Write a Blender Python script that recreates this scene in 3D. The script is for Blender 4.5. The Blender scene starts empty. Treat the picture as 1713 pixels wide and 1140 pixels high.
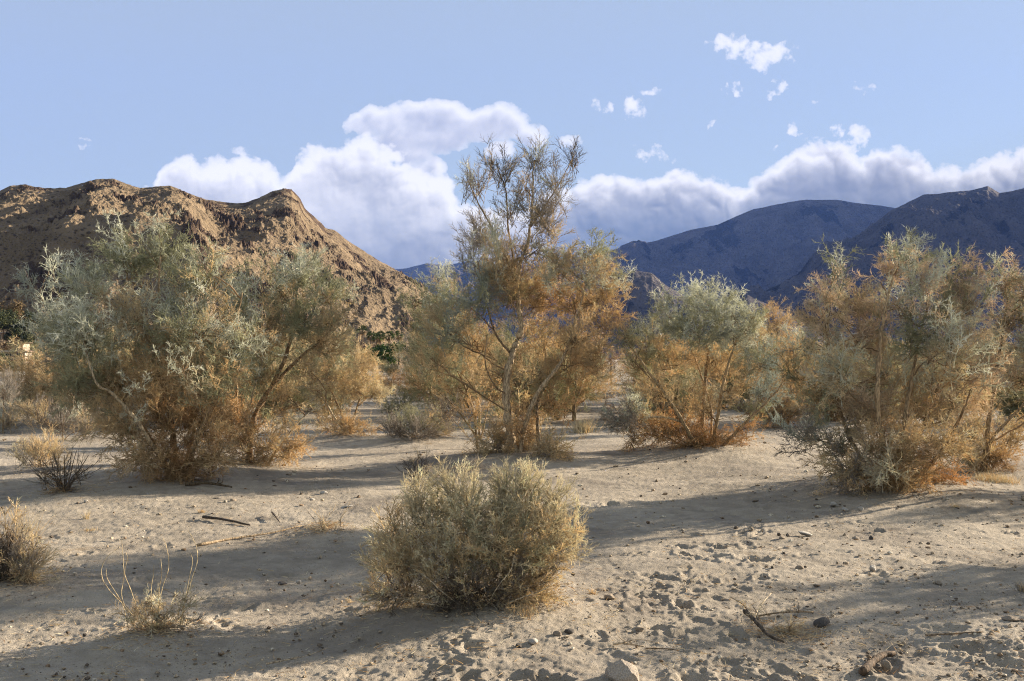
import bpy, math, random
import numpy as np
from mathutils import Vector

S = bpy.context.scene
COL = S.collection
F = 1665.0            # focal length in photo pixels (1713 wide)
HZ = 600.0            # horizon row in the photo
EYE = 1.6
SUN_AZ = math.radians(60.0)     # from +Y towards +X
SUN_EL = math.radians(16.5)

# ------------------------------------------------------------------ camera
cam = bpy.data.cameras.new('camera'); cam.sensor_width = 36.0; cam.lens = 36.0 * F / 1713.0
cam.shift_y = (HZ - 570.0) / 1713.0
cam.clip_start = 0.1; cam.clip_end = 60000
camo = bpy.data.objects.new('camera', cam); COL.objects.link(camo)
camo.location = (0, 0, EYE); camo.rotation_euler = (math.radians(90), 0, 0)
S.camera = camo

# ------------------------------------------------------------------ colour management
S.view_settings.view_transform = 'Standard'
S.view_settings.look = 'None'
EXPOSURE = 2.05
S.view_settings.exposure = EXPOSURE
S.view_settings.gamma = 1.0
S.render.film_transparent = False
S.cycles.max_bounces = 6; S.cycles.diffuse_bounces = 4; S.cycles.transmission_bounces = 4
S.cycles.volume_bounces = 1; S.cycles.transparent_max_bounces = 8
S.cycles.filter_width = 1.1
S.cycles.use_denoising = True; S.cycles.denoising_prefilter = 'NONE'

# ------------------------------------------------------------------ sun
sl = bpy.data.lights.new('sun', 'SUN'); sl.energy = 5.0; sl.angle = math.radians(0.53); sl.color = (1.0, 0.86, 0.66)
so = bpy.data.objects.new('sun', sl); COL.objects.link(so)
sdir = Vector((math.sin(SUN_AZ) * math.cos(SUN_EL), math.cos(SUN_AZ) * math.cos(SUN_EL), math.sin(SUN_EL)))
so.rotation_euler = sdir.to_track_quat('Z', 'Y').to_euler()
so.location = sdir * 100

# ------------------------------------------------------------------ tiny node expression helper
class E:
    """a float socket with arithmetic"""
    def __init__(s, nt, sock): s.nt, s.s = nt, sock
    def op(s, o, *a, clamp=False):
        n = s.nt.nodes.new('ShaderNodeMath'); n.operation = o; n.use_clamp = clamp
        for i, v in enumerate((s,) + a):
            if isinstance(v, E): s.nt.links.new(v.s, n.inputs[i])
            else: n.inputs[i].default_value = v
        return E(s.nt, n.outputs[0])
    def __add__(s, b): return s.op('ADD', b)
    def __radd__(s, b): return s.op('ADD', b)
    def __sub__(s, b): return s.op('SUBTRACT', b)
    def __rsub__(s, b): return (s * -1.0) + b
    def __mul__(s, b): return s.op('MULTIPLY', b)
    def __rmul__(s, b): return s.op('MULTIPLY', b)
    def __truediv__(s, b): return s.op('DIVIDE', b)
    def max(s, b): return s.op('MAXIMUM', b)
    def min(s, b): return s.op('MINIMUM', b)
    def clamp(s): return s.op('ADD', 0.0, clamp=True)
    def step(s, a, b):
        n = s.nt.nodes.new('ShaderNodeMapRange'); n.interpolation_type = 'SMOOTHSTEP'
        s.nt.links.new(s.s, n.inputs[0]); n.inputs[1].default_value = a; n.inputs[2].default_value = b
        n.inputs[3].default_value = 0; n.inputs[4].default_value = 1
        return E(s.nt, n.outputs[0])
def xyz(nt, x, y, z):
    n = nt.nodes.new('ShaderNodeCombineXYZ')
    for i, v in enumerate((x, y, z)):
        if isinstance(v, E): nt.links.new(v.s, n.inputs[i])
        else: n.inputs[i].default_value = v
    return n.outputs[0]
def noise(nt, vec, scale, detail=6, rough=0.55, dist=0.0, lac=2.0):
    n = nt.nodes.new('ShaderNodeTexNoise'); n.inputs['Scale'].default_value = scale
    n.inputs['Detail'].default_value = detail; n.inputs['Roughness'].default_value = rough
    n.inputs['Distortion'].default_value = dist; n.inputs['Lacunarity'].default_value = lac
    if vec is not None: nt.links.new(vec, n.inputs['Vector'])
    return E(nt, n.outputs[0])
def voro(nt, vec, scale, feat='F1'):
    n = nt.nodes.new('ShaderNodeTexVoronoi'); n.feature = feat; n.inputs['Scale'].default_value = scale
    if vec is not None: nt.links.new(vec, n.inputs['Vector'])
    return E(nt, n.outputs['Distance']), n
def mixc(nt, fac, a, b):
    n = nt.nodes.new('ShaderNodeMix'); n.data_type = 'RGBA'
    if isinstance(fac, E): nt.links.new(fac.s, n.inputs[0])
    else: n.inputs[0].default_value = fac
    for i, v in ((6, a), (7, b)):
        if isinstance(v, (tuple, list)): n.inputs[i].default_value = (*v[:3], 1)
        else: nt.links.new(v, n.inputs[i])
    return n.outputs[2]

# ------------------------------------------------------------------ numpy noise
def _hash(ix, iy, seed):
    h = (ix.astype(np.int64) * 374761393 + iy.astype(np.int64) * 668265263 + seed * 1442695041) & 0xFFFFFFFF
    h = ((h ^ (h >> 13)) * 1274126177) & 0xFFFFFFFF
    return ((h ^ (h >> 16)) & 0xFFFF) / 65535.0 * 2 * math.pi
def perlin(x, y, seed=0):
    x0 = np.floor(x); y0 = np.floor(y); fx = x - x0; fy = y - y0
    def g(ox, oy):
        a = _hash(x0 + ox, y0 + oy, seed); return np.cos(a) * (fx - ox) + np.sin(a) * (fy - oy)
    u = fx * fx * fx * (fx * (fx * 6 - 15) + 10); v = fy * fy * fy * (fy * (fy * 6 - 15) + 10)
    a = g(0, 0) * (1 - u) + g(1, 0) * u; b = g(0, 1) * (1 - u) + g(1, 1) * u
    return (a * (1 - v) + b * v) * 1.4
def fbm(x, y, oct=4, seed=0, gain=0.5, ridged=False):
    s = 0; a = 1.0
    for i in range(oct):
        n = perlin(x * 2 ** i + 17.3 * i, y * 2 ** i - 9.1 * i, seed + i * 7)
        if ridged: n = 1 - 2 * np.abs(n)
        s = s + a * n; a *= gain
    return s

# ------------------------------------------------------------------ world: Nishita sky with a generated map of clouds by azimuth and elevation
SKY_STRENGTH = 0.05
def cloud_map(W, H, A0, A1, E0, E1):
    """cloud cover by azimuth and elevation: returns rgb (display-linear) and alpha"""
    az = np.linspace(A0, A1, W)[None, :] * np.ones((H, 1)); el = np.linspace(E0, E1, H)[:, None] * np.ones((1, W))
    X = 856.5 + F * np.tan(az); Y = HZ - F * np.tan(el) / np.cos(az)
    bank = np.array([(-900, 420), (-300, 400), (100, 380), (215, 340), (255, 304), (272, 276), (290, 262), (318, 262), (335, 272), (362, 262), (385, 250), (402, 247), (430, 256), (448, 272), (474, 296), (484, 284), (495, 256),
            (530, 246), (560, 246), (585, 236), (612, 228), (640, 240), (668, 256), (700, 276), (722, 284), (748, 290), (762, 326), (800, 344), (880, 346), (930, 322), (965, 302), (1000, 294), (1030, 296), (1085, 294), (1130, 286), (1175, 292),
            (1215, 306), (1245, 308), (1262, 288), (1300, 272), (1342, 240), (1385, 238), (1415, 243), (1440, 256), (1470, 240), (1495, 240), (1525, 258), (1545, 262), (1560, 278), (1600, 278),
            (1640, 266), (1675, 256), (1713, 248), (1800, 236), (1900, 240), (2300, 260), (2900, 300)], float)
    def bil(sx, sy, oct, seed, gain=0.5):
        s = 0; a = 1.0
        for i in range(oct):
            s = s + a * np.abs(perlin(X / sx * 2 ** i + 13.1 * i, Y / sy * 2 ** i + 7.7 * i, seed + i)); a *= gain
        return s - 0.45
    wx = fbm(X / 40, Y / 40, 4, 61) * 6; wy = fbm(X / 40, Y / 40, 4, 71) * 6
    top = np.interp(X + wx, bank[:, 0], bank[:, 1])
    left = np.clip((960 - X + 60 * fbm(X / 130, Y / 90, 3, 7)) / 330, 0, 1); left = left * left * (3 - 2 * left)
    b1 = bil(85, 70, 6, 5, 0.52); f1 = fbm(X / 60, Y / 45, 7, 25, 0.58); f2 = fbm(X / 210, Y / 130, 5, 45)
    b9 = bil(24, 20, 4, 305, 0.55); dep = (Y - top) + 21 * b1 + 8 * f1 + 9 * b9 + 2              # pixels below the cloud top
    T = np.clip(dep / 26, 0, None)
    holes = np.clip(fbm(X / 70, Y / 50, 5, 91) * 1.1 - 0.25, 0, 1) * np.exp(-dep / 60) * left
    T = np.clip(T - holes * 1.2, 0, None)
    aB = 1 - np.exp(-(T * 3.2) ** 1.4)
    # light: bright on the sunward upper right edges, grey in the depth
    relief = bil(70, 52, 5, 15, 0.55)
    g = np.zeros_like(T); Tm = np.minimum(T, 2.2) + relief * 0.9 * np.clip(T, 0, 1)
    for k in range(1, 9):
        g += np.roll(np.roll(Tm, k * 3, 0) * 0 + np.roll(Tm, -k * 3, 0), -k * 2, 1) * 0.9 ** k
    g = g / 8
    depth = np.clip(dep, 0, None)
    lit = np.exp(-np.clip(g - 0.15, 0, None) * (0.80 - 0.34 * left)) * (1 - left) + left * np.exp(-np.clip(g - .2, 0, None) * 0.42)
    lit = lit * (0.12 + 0.88 * np.exp(-(depth / (62 + 120 * left)) ** 1.4)) + left * 0.22 * np.clip(0.5 + 1.3 * f2 + 0.5 * relief, 0, 1)
    rx_, ry_ = X * .83 + Y * .55 + wx * 1.5, Y * .83 - X * .55 + wy * 1.5
    hf = sum(a * np.abs(perlin(rx_ / sc, ry_ / sc, 215 + i)) for i, (sc, a) in enumerate(((150, 1.0), (74, .5), (36, .2), (17, .07)))) + 0.3 * fbm(X / 150, Y / 100, 3, 225)
    hf = hf * 0.6 + 0.4 * (hf + np.roll(hf, 1, 0) + np.roll(hf, 1, 1)) / 3
    em = (hf - np.roll(np.roll(hf, -7, 0), -5, 1))       # faces turned to the sun (up and to the right)
    em = np.tanh(em * 3.2)
    near = np.exp(-(depth / (48 + 80 * left)) ** 1.6)
    lit = lit * 1.2 + em * (0.60 * near + 0.07) * (1 - 0.3 * left) + 0.16 * near * np.clip(relief + .2, -1, 1)
    lit = np.clip(lit - left * 0.27 * (1 - np.exp(-depth / 30)), 0, 1)
    # darker grey belly under the right hand bank
    low = np.clip((Y - 275) / 95, 0, 1)
    grey = np.array((0.25, 0.248, 0.232)); deep = np.array((0.125, 0.158, 0.19)); white = np.array((1.04, 0.99, 0.91)); lgrey = np.array((0.39, 0.385, 0.37)); ldeep = np.array((0.335, 0.355, 0.375))
    def mix(a, b, t): return a + (b - a) * t[..., None]
    base = mix(mix(grey, lgrey, left), mix(deep, ldeep, left), low)
    base = base * (1 + 0.12 * f2 + 0.05 * f1)[..., None]
    cB = mix(base, white, lit)
    # loose puffs
    puffs = [(600, 208, 30, 17, .9), (650, 203, 50, 24, 1.1), (700, 215, 62, 38, 1.3), (740, 197, 56, 32, 1.3), (790, 212, 60, 27, 1.2), (845, 205, 48, 30, 1.2),
             (885, 225, 28, 20, 1.0), (690, 258, 30, 24, 1.0), (665, 236, 46, 24, .9), (735, 228, 56, 28, 1.0), (835, 248, 28, 16, .8), (950, 236, 22, 16, .7), (715, 280, 30, 18, .8),
             (1225, 80, 38, 22, 1.0), (1212, 70, 18, 13, .8), (1262, 84, 30, 18, .9), (1290, 90, 40, 22, 1.2), (1272, 104, 28, 14, .9), (1058, 182, 22, 20, 1.0), (1086, 152, 22, 8, .7), (1000, 176, 9, 9, .4),
             (1022, 182, 8, 10, .4), (1232, 150, 8, 9, .7), (1306, 138, 10, 15, .5), (1288, 158, 14, 9, .5), (1212, 150, 7, 12, .6), (1326, 213, 10, 12, .65), (1187, 208, 11, 9, .5),
             (1368, 166, 11, 7, .6), (1437, 228, 20, 24, .9), (1398, 218, 11, 13, .5), (1085, 256, 22, 16, .6), (1300, 250, 12, 5, .5), (1440, 148, 18, 7, .45), (142, 238, 10, 9, .3), (1120, 268, 18, 10, .4)]
    vx = X + fbm(X / 26, Y / 26, 4, 101) * 9; vy = Y + fbm(X / 26, Y / 26, 4, 131) * 8
    q = np.full(X.shape, -9.0)
    for px, py, rx, ry, st in puffs:
        big = rx > 25 and px < 1000
        ux, uy = (X + wx, Y + wy) if big else (vx, vy)
        e = st * (1 - ((ux - px) / rx) ** 2 - ((uy - py) / ry) ** 2)
        if big: e = e + 0.3
        q = np.maximum(q, np.where(e > -3, e, -3))
    wsp = np.clip((X - 930) / 60, 0, 1)
    fw = fbm(X / 30, Y / 26, 6, 151, 0.58)
    q = q + (1 - wsp) * (1.0 * b1 + 0.45 * f1) + wsp * (0.80 * fw + 0.35 * fbm(X / 9, Y / 9, 3, 171, .6) + 0.04)
    TP = np.clip(q, 0, None)
    aP = (1 - wsp) * (1 - np.exp(-TP * 2.6)) + wsp * (1 - np.exp(-(TP * 1.5) ** 1.5)) * 0.96
    gp = np.zeros_like(q)
    TPm = np.minimum(TP, 1.2) + relief * .5 * np.clip(TP, 0, 1)
    for k in range(1, 7): gp += np.roll(np.roll(TPm, -k * 3, 0), -k * 2, 1) / 6
    lp = np.clip(1.10 - np.clip(gp - .22, 0, 2) * 0.75 * (1 - wsp) + em * .25 * (1 - wsp), 0, 1)
    cP = mix(np.array((0.42, 0.43, 0.46)) * np.ones(X.shape + (1,)), white, lp)
    rgb = mix(cP, cB, aB); rgb = (cP * (aP * (1 - aB))[..., None] + cB * aB[..., None]) / np.maximum(aP * (1 - aB) + aB, 1e-4)[..., None]
    alpha = aB + aP * (1 - aB)
    fade = np.clip((az - A0) / 0.06, 0, 1) * np.clip((A1 - az) / 0.06, 0, 1) * np.clip((el - E0) / 0.01, 0, 1) * np.clip((E1 - el) / 0.02, 0, 1)
    return rgb.astype(np.float32), (alpha * fade).astype(np.float32)

def build_world():
    w = bpy.data.worlds.new('World'); S.world = w; w.use_nodes = True
    nt = w.node_tree; nt.nodes.clear()
    out = nt.nodes.new('ShaderNodeOutputWorld'); bg = nt.nodes.new('ShaderNodeBackground')
    bg.inputs[1].default_value = SKY_STRENGTH
    nt.links.new(bg.outputs[0], out.inputs[0])
    sky = nt.nodes.new('ShaderNodeTexSky'); sky.sky_type = 'NISHITA'; sky.sun_disc = False
    sky.sun_elevation = SUN_EL; sky.sun_rotation = SUN_AZ
    sky.altitude = 200; sky.air_density = 1.0; sky.dust_density = 0.4; sky.ozone_density = 2.5
    tc = nt.nodes.new('ShaderNodeTexCoord'); sp = nt.nodes.new('ShaderNodeSeparateXYZ')
    nt.links.new(tc.outputs['Generated'], sp.inputs[0])
    X, Y, Z = (E(nt, sp.outputs[i]) for i in range(3))
    az = X.op('ARCTAN2', Y); el = Z.op('ARCSINE')
    W, H, A0, A1, E0, E1 = 2400, 760, -0.62, 0.62, 0.0, 0.40
    rgb, al = cloud_map(W, H, A0, A1, E0, E1)
    k = 1.0 / (SKY_STRENGTH * 2 ** EXPOSURE)
    im = bpy.data.images.new('cloud_map', W, H, alpha=True, float_buffer=True, is_data=True)
    im.alpha_mode = 'CHANNEL_PACKED'
    im.pixels.foreach_set(np.ascontiguousarray(np.concatenate([rgb, al[..., None]], -1)).ravel()); im.update(); im.pack()
    tx = nt.nodes.new('ShaderNodeTexImage'); tx.image = im; tx.extension = 'CLIP'; tx.interpolation = 'Cubic'
    nt.links.new(xyz(nt, (az - A0) * (1 / (A1 - A0)), (el - E0) * (1 / (E1 - E0)), 0.0), tx.inputs[0])
    gain = nt.nodes.new('ShaderNodeMix'); gain.data_type = 'RGBA'; gain.blend_type = 'MULTIPLY'; gain.inputs[0].default_value = 1
    nt.links.new(tx.outputs['Color'], gain.inputs[6]); gain.inputs[7].default_value = (k * CLOUD_GAIN, k * CLOUD_GAIN, k * CLOUD_GAIN, 1)
    veil = mixc(nt, 0.74, sky.outputs[0], tuple(k * c for c in (0.565, 0.605, 0.575)))     # thin high veil over the clear sky
    nt.links.new(mixc(nt, E(nt, tx.outputs['Alpha']), veil, gain.outputs[2]), bg.inputs[0])
CLOUD_GAIN = 1.18
build_world()

# ------------------------------------------------------------------ helpers: objects and tags
def link_mesh(name, me, parent=None, loc=(0, 0, 0)):
    o = bpy.data.objects.new(name, me); COL.objects.link(o)
    if parent is not None: o.parent = parent
    o.location = loc
    return o
def tag(o, label=None, cat=None, group=None, kind=None):
    if label: o['label'] = label
    if cat: o['category'] = cat
    if group: o['group'] = group
    if kind: o['kind'] = kind
    return o
def empty(name, loc, label, cat, group=None):
    o = bpy.data.objects.new(name, None); COL.objects.link(o); o.location = loc; o.empty_display_size = 0.3
    return tag(o, label, cat, group)
def dup(root, loc, rotz, sc, label, group=None):
    r = root.copy(); COL.objects.link(r); r.location = loc; r.rotation_euler = (0, 0, rotz); r.scale = (sc, sc, sc)
    r['label'] = label
    if group: r['group'] = group
    for ch in list(root.children):
        c = ch.copy(); COL.objects.link(c); c.parent = r
        for g in list(ch.children):
            d = g.copy(); COL.objects.link(d); d.parent = c
    return r
def np_mesh(name, V, T, mat, col=None, smooth=False, quads=False):
    me = bpy.data.meshes.new(name)
    V = np.ascontiguousarray(V, np.float32); T = np.ascontiguousarray(T, np.int32)
    k = 4 if quads else 3
    me.vertices.add(len(V)); me.vertices.foreach_set('co', V.ravel())
    me.loops.add(T.size); me.loops.foreach_set('vertex_index', T.ravel())
    me.polygons.add(len(T)); me.polygons.foreach_set('loop_start', np.arange(0, T.size, k, dtype=np.int32))
    me.polygons.foreach_set('use_smooth', np.full(len(T), smooth, bool))
    me.update(calc_edges=True)
    if col is not None:
        a = me.attributes.new('col', 'FLOAT_COLOR', 'POINT')
        c4 = np.ones((len(V), 4), np.float32); c4[:, :3] = col
        a.data.foreach_set('color', c4.ravel())
    me.materials.append(mat)
    return me
class Geo:
    """collects coloured triangles"""
    def __init__(s): s.V, s.T, s.C, s.n = [], [], [], 0
    def add(s, V, T, C):
        s.V.append(np.asarray(V, np.float32)); s.T.append(np.asarray(T, np.int64) + s.n)
        C = np.asarray(C, np.float32)
        if C.ndim == 1: C = np.tile(C, (len(V), 1))
        s.C.append(C); s.n += len(V)
    def mesh(s, name, mat, origin=(0, 0, 0), smooth=False):
        return np_mesh(name, np.concatenate(s.V) - np.asarray(origin, np.float32), np.concatenate(s.T), mat, np.concatenate(s.C), smooth)
def P(px, py, D): return np.array([(px - 856.5) / F * D, D, EYE - (py - HZ) / F * D])
def depth_of(py): return EYE * F / (py - HZ)

def tube(geo, pts, radii, col, sides=6, rough=0.0, rng=None, cap=True):
    pts = np.asarray(pts, float); n = len(pts)
    tan = np.gradient(pts, axis=0); tan /= np.linalg.norm(tan, axis=1)[:, None] + 1e-9
    ref = np.array([0.31, 0.2, 0.93]); 
    a = np.cross(tan, ref); bad = np.linalg.norm(a, axis=1) < 0.1
    a[bad] = np.cross(tan[bad], [1, 0, 0]); a /= np.linalg.norm(a, axis=1)[:, None]
    b = np.cross(tan, a)
    th = np.arange(sides) / sides * 2 * math.pi
    R = np.asarray(radii, float)[:, None] * np.ones((1, sides))
    if rough and rng is not None: R = R * (1 + rng.normal(0, rough, R.shape))
    V = pts[:, None, :] + R[:, :, None] * (a[:, None, :] * np.cos(th)[None, :, None] + b[:, None, :] * np.sin(th)[None, :, None])
    V = V.reshape(-1, 3); T = []
    for i in range(n - 1):
        for j in range(sides):
            p, q = i * sides + j, i * sides + (j + 1) % sides
            T += [(p, q, q + sides), (p, q + sides, p + sides)]
    if cap:
        V = np.vstack([V, pts[0], pts[-1]])
        for j in range(sides):
            T += [(n * sides, (j + 1) % sides, j), (n * sides + 1, (n - 1) * sides + j, (n - 1) * sides + (j + 1) % sides)]
    geo.add(V, T, col)
def smooth_path(pts, k, rng=None, jit=0.0):
    """Catmull-Rom through control points"""
    p = np.asarray(pts, float); p = np.vstack([2 * p[0] - p[1], p, 2 * p[-1] - p[-2]]); o = []
    for i in range(1, len(p) - 2):
        for t in np.arange(k) / k:
            o.append(0.5 * (2 * p[i] + (p[i + 1] - p[i - 1]) * t + (2 * p[i - 1] - 5 * p[i] + 4 * p[i + 1] - p[i + 2]) * t * t + (3 * p[i] - p[i - 1] - 3 * p[i + 1] + p[i + 2]) * t ** 3))
    o.append(p[-2]); o = np.array(o)
    if rng is not None and jit: o[1:-1] += rng.normal(0, jit, o[1:-1].shape)
    return o

# ------------------------------------------------------------------ materials
def new_mat(name):
    m = bpy.data.materials.new(name); m.use_nodes = True; nt = m.node_tree
    b = nt.nodes['Principled BSDF']; b.inputs['Specular IOR Level'].default_value = 0.2
    return m, nt, b
def mat_twig(name='twig', trans=0.22):
    m, nt, b = new_mat(name)
    at = nt.nodes.new('ShaderNodeAttribute'); at.attribute_name = 'col'
    nt.links.new(at.outputs['Color'], b.inputs['Base Color']); b.inputs['Roughness'].default_value = 0.75
    tr = nt.nodes.new('ShaderNodeBsdfTranslucent'); nt.links.new(at.outputs['Color'], tr.inputs['Color'])
    mx = nt.nodes.new('ShaderNodeMixShader'); mx.inputs[0].default_value = trans
    nt.links.new(b.outputs[0], mx.inputs[1]); nt.links.new(tr.outputs[0], mx.inputs[2])
    nt.links.new(mx.outputs[0], nt.nodes['Material Output'].inputs[0])
    return m
def mat_bark():
    m, nt, b = new_mat('bark')
    at = nt.nodes.new('ShaderNodeAttribute'); at.attribute_name = 'col'
    tc = nt.nodes.new('ShaderNodeTexCoord')
    mp = nt.nodes.new('ShaderNodeMapping'); mp.inputs['Scale'].default_value = (1, 1, 0.25); nt.links.new(tc.outputs['Object'], mp.inputs[0])
    n = noise(nt, mp.outputs[0], 60, 5, 0.6)
    c = mixc(nt, n.step(0.35, 0.65), (0.35, 0.33, 0.30), (1.15, 1.1, 1.0))
    mu = nt.nodes.new('ShaderNodeMix'); mu.data_type = 'RGBA'; mu.blend_type = 'MULTIPLY'; mu.inputs[0].default_value = 1
    nt.links.new(at.outputs['Color'], mu.inputs[6]); nt.links.new(c, mu.inputs[7])
    nt.links.new(mu.outputs[2], b.inputs['Base Color']); b.inputs['Roughness'].default_value = 0.85
    bp = nt.nodes.new('ShaderNodeBump'); bp.inputs['Strength'].default_value = 0.8; bp.inputs['Distance'].default_value = 0.01
    nt.links.new(n.s, bp.inputs['Height']); nt.links.new(bp.outputs[0], b.inputs['Normal'])
    return m
def mat_plain(name, c, rough=0.8, var=0.25, scale=3.0):
    m, nt, b = new_mat(name); tc = nt.nodes.new('ShaderNodeTexCoord')
    n = noise(nt, tc.outputs['Object'], scale, 5, 0.6)
    nt.links.new(mixc(nt, n.step(0.3, 0.7), tuple(x * (1 - var) for x in c), tuple(min(1, x * (1 + var)) for x in c)), b.inputs['Base Color'])
    b.inputs['Roughness'].default_value = rough
    return m
def mat_stone(name, c1, c2):
    m, nt, b = new_mat(name); tc = nt.nodes.new('ShaderNodeTexCoord')
    n = noise(nt, tc.outputs['Object'], 14, 7, 0.65, 0.4); f = noise(nt, tc.outputs['Object'], 120, 3, 0.6)
    nt.links.new(mixc(nt, (n * 0.7 + f * 0.3).step(0.38, 0.62), c1, c2), b.inputs['Base Color'])
    b.inputs['Roughness'].default_value = 0.85
    bp = nt.nodes.new('ShaderNodeBump'); bp.inputs['Strength'].default_value = 0.7; bp.inputs['Distance'].default_value = 0.02
    nt.links.new((n + f * 0.25).s, bp.inputs['Height']); nt.links.new(bp.outputs[0], b.inputs['Normal'])
    return m
TWIG = mat_twig('dry_twig', 0.55); BARK = mat_bark()
STONE_PALE = mat_stone('pale_stone', (0.30, 0.27, 0.24), (0.62, 0.58, 0.53))
STONE_TAN = mat_stone('tan_stone', (0.20, 0.155, 0.12), (0.44, 0.36, 0.28))
STONE_DARK = mat_stone('dark_stone', (0.05, 0.045, 0.045), (0.14, 0.125, 0.115))

def mat_sand():
    m, nt, b = new_mat('sand')
    tc = nt.nodes.new('ShaderNodeTexCoord'); v = tc.outputs['Object']
    big = noise(nt, v, 0.55, 5, 0.55); mid = noise(nt, v, 5.0, 6, 0.65); fine = noise(nt, v, 85, 4, 0.75); grit = noise(nt, v, 260, 2, 0.7)
    c = mixc(nt, (big * 0.5 + mid * 0.5).step(0.36, 0.64), (0.265, 0.228, 0.186), (0.43, 0.373, 0.305))
    c = mixc(nt, (fine * 0.6 + grit * 0.4).step(0.52, 0.72) * 0.65, c, (0.10, 0.085, 0.072))
    c = mixc(nt, grit.step(0.60, 0.72) * 0.6, c, (0.52, 0.47, 0.40))
    litter = noise(nt, v, 1.6, 7, 0.7, 0.6)
    c = mixc(nt, (litter + (fine - 0.5) * 0.35).step(0.61, 0.72) * 0.6, c, (0.185, 0.125, 0.07))
    patch = noise(nt, v, 0.9, 6, 0.62, 0.8); c = mixc(nt, patch.step(0.50, 0.66) * 0.7, c, (0.195, 0.168, 0.145))
    vd, vn = voro(nt, v, 38)
    c = mixc(nt, (1.0 - vd.step(0.10, 0.22)) * mid.step(0.45, 0.6) * 0.8, c, (0.07, 0.062, 0.055))
    nt.links.new(c, b.inputs['Base Color']); b.inputs['Roughness'].default_value = 0.95; b.inputs['Specular IOR Level'].default_value = 0.08
    bp = nt.nodes.new('ShaderNodeBump'); bp.inputs['Strength'].default_value = 0.9; bp.inputs['Distance'].default_value = 0.014
    h = fine * 0.9 + grit * 0.4 + mid * 1.6 - vd.step(0.0, 0.25) * 0.5
    nt.links.new(h.s, bp.inputs['Height']); nt.links.new(bp.outputs[0], b.inputs['Normal'])
    return m
SAND = mat_sand()
def mat_hill(name, soil, rock, dot, scale, bump, wide=1.0):
    m, nt, b = new_mat(name)
    tc = nt.nodes.new('ShaderNodeTexCoord'); v = tc.outputs['Object']
    at = nt.nodes.new('ShaderNodeAttribute'); at.attribute_name = 'col'
    sp = nt.nodes.new('ShaderNodeSeparateColor'); nt.links.new(at.outputs['Color'], sp.inputs[0]); rk = E(nt, sp.outputs[0])
    n1 = noise(nt, v, 0.05 * scale, 8, 0.65, 0.3); n2 = noise(nt, v, 0.35 * scale, 6, 0.7); 
    c = mixc(nt, n1.step(0.35, 0.65), tuple(x * 0.78 for x in soil), tuple(x * 1.15 for x in soil))
    c = mixc(nt, (rk + (n2 - 0.5) * 1.2 + (n1 - 0.5) * 0.6).step(0.40, 0.62) * 0.9, c, rock)
    vd, _ = voro(nt, v, 0.42 * scale)
    c = mixc(nt, (1.0 - (vd + (n2 - 0.5) * 0.5).step(0.16, 0.34)) * 0.75, c, dot)
    v2, _ = voro(nt, v, 1.1 * scale); c = mixc(nt, (1.0 - (v2 + (n1 - 0.5) * 0.9).step(0.14, 0.30)) * 0.7, c, dot)
    nt.links.new(c, b.inputs['Base Color']); b.inputs['Roughness'].default_value = 0.95; b.inputs['Specular IOR Level'].default_value = 0.05
    bp = nt.nodes.new('ShaderNodeBump'); bp.inputs['Strength'].default_value = bump; bp.inputs['Distance'].default_value = 2.5 / scale
    nt.links.new((n2 * 1.0 + n1 * 2.0 - vd * 0.4).s, bp.inputs['Height']); nt.links.new(bp.outputs[0], b.inputs['Normal'])
    return m

# ------------------------------------------------------------------ ground height
rngG = np.random.default_rng(5)
MOUNDS = []   # x, y, radius, height
def mound(px, py, r, h):
    D = depth_of(py); MOUNDS.append(((px - 856.5) / F * D, D, r, h))
for a in ((805, 1015, .85, .15), (300, 800, 1.4, .15), (1180, 760, 1.6, .2), (1490, 825, 1.5, .2), (860, 775, 1.4, .17), (265, 1065, .4, .07), (20, 985, .6, .06), (110, 830, .7, .08), (1640, 785, 1.3, .1), (690, 740, 1.2, .1), (580, 735, 1.2, .1), (545, 890, .35, .06), (1700, 1075, .7, .07)):
    mound(*a)
PRINTS = []
def prints(region, n, r=(0.035, 0.065), seed=1):
    rg = np.random.default_rng(seed)
    (x0, y0, w0), (x1, y1, w1) = region
    for _ in range(n):
        t = rg.random(); px = x0 + (x1 - x0) * t + rg.normal(0, 1) * (w0 + (w1 - w0) * t); py = y0 + (y1 - y0) * t + rg.normal(0, 10)
        if py > 1180: continue
        D = depth_of(py); PRINTS.append(((px - 856.5) / F * D, D, rg.uniform(*r), rg.uniform(0, 3.14), rg.uniform(0.005, 0.019) if rg.random() < .75 else rg.uniform(.02, .03), rg.uniform(1.3, 2.6)))
prints(((1290, 840, 40), (1180, 935, 60)), 24, seed=1)
prints(((1210, 920, 60), (1090, 1020, 50)), 28, seed=2)
prints(((1110, 1000, 50), (1130, 1150, 130)), 26, (0.04, 0.075), seed=3)
prints(((640, 1080, 120), (760, 1140, 160)), 14, (0.035, 0.07), seed=4)
prints(((1500, 880, 120), (1420, 1000, 160)), 22, (0.03, 0.055), seed=5)
prints(((1550, 1050, 80), (1640, 1140, 100)), 9, (0.04, 0.07), seed=6)
prints(((300, 940, 160), (400, 1060, 160)), 26, (0.03, 0.06), seed=7)
prints(((1000, 860, 120), (1120, 840, 100)), 18, (0.05, 0.08), seed=8)
def gh_smooth(x, y):
    z = 0.05 * fbm(x * 0.22 + 3.3, y * 0.22, 3, 11) + 0.004 * np.clip(y - 30, 0, 120) * 0
    for mx, my, r, h in MOUNDS:
        z = z + h * np.exp(-((x - mx) ** 2 + (y - my) ** 2) / (r * r))
    z = z + np.clip((y - 26) / 60, 0, 1) * 0.35 * fbm(x * 0.05, y * 0.05, 3, 23)
    return z
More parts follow.
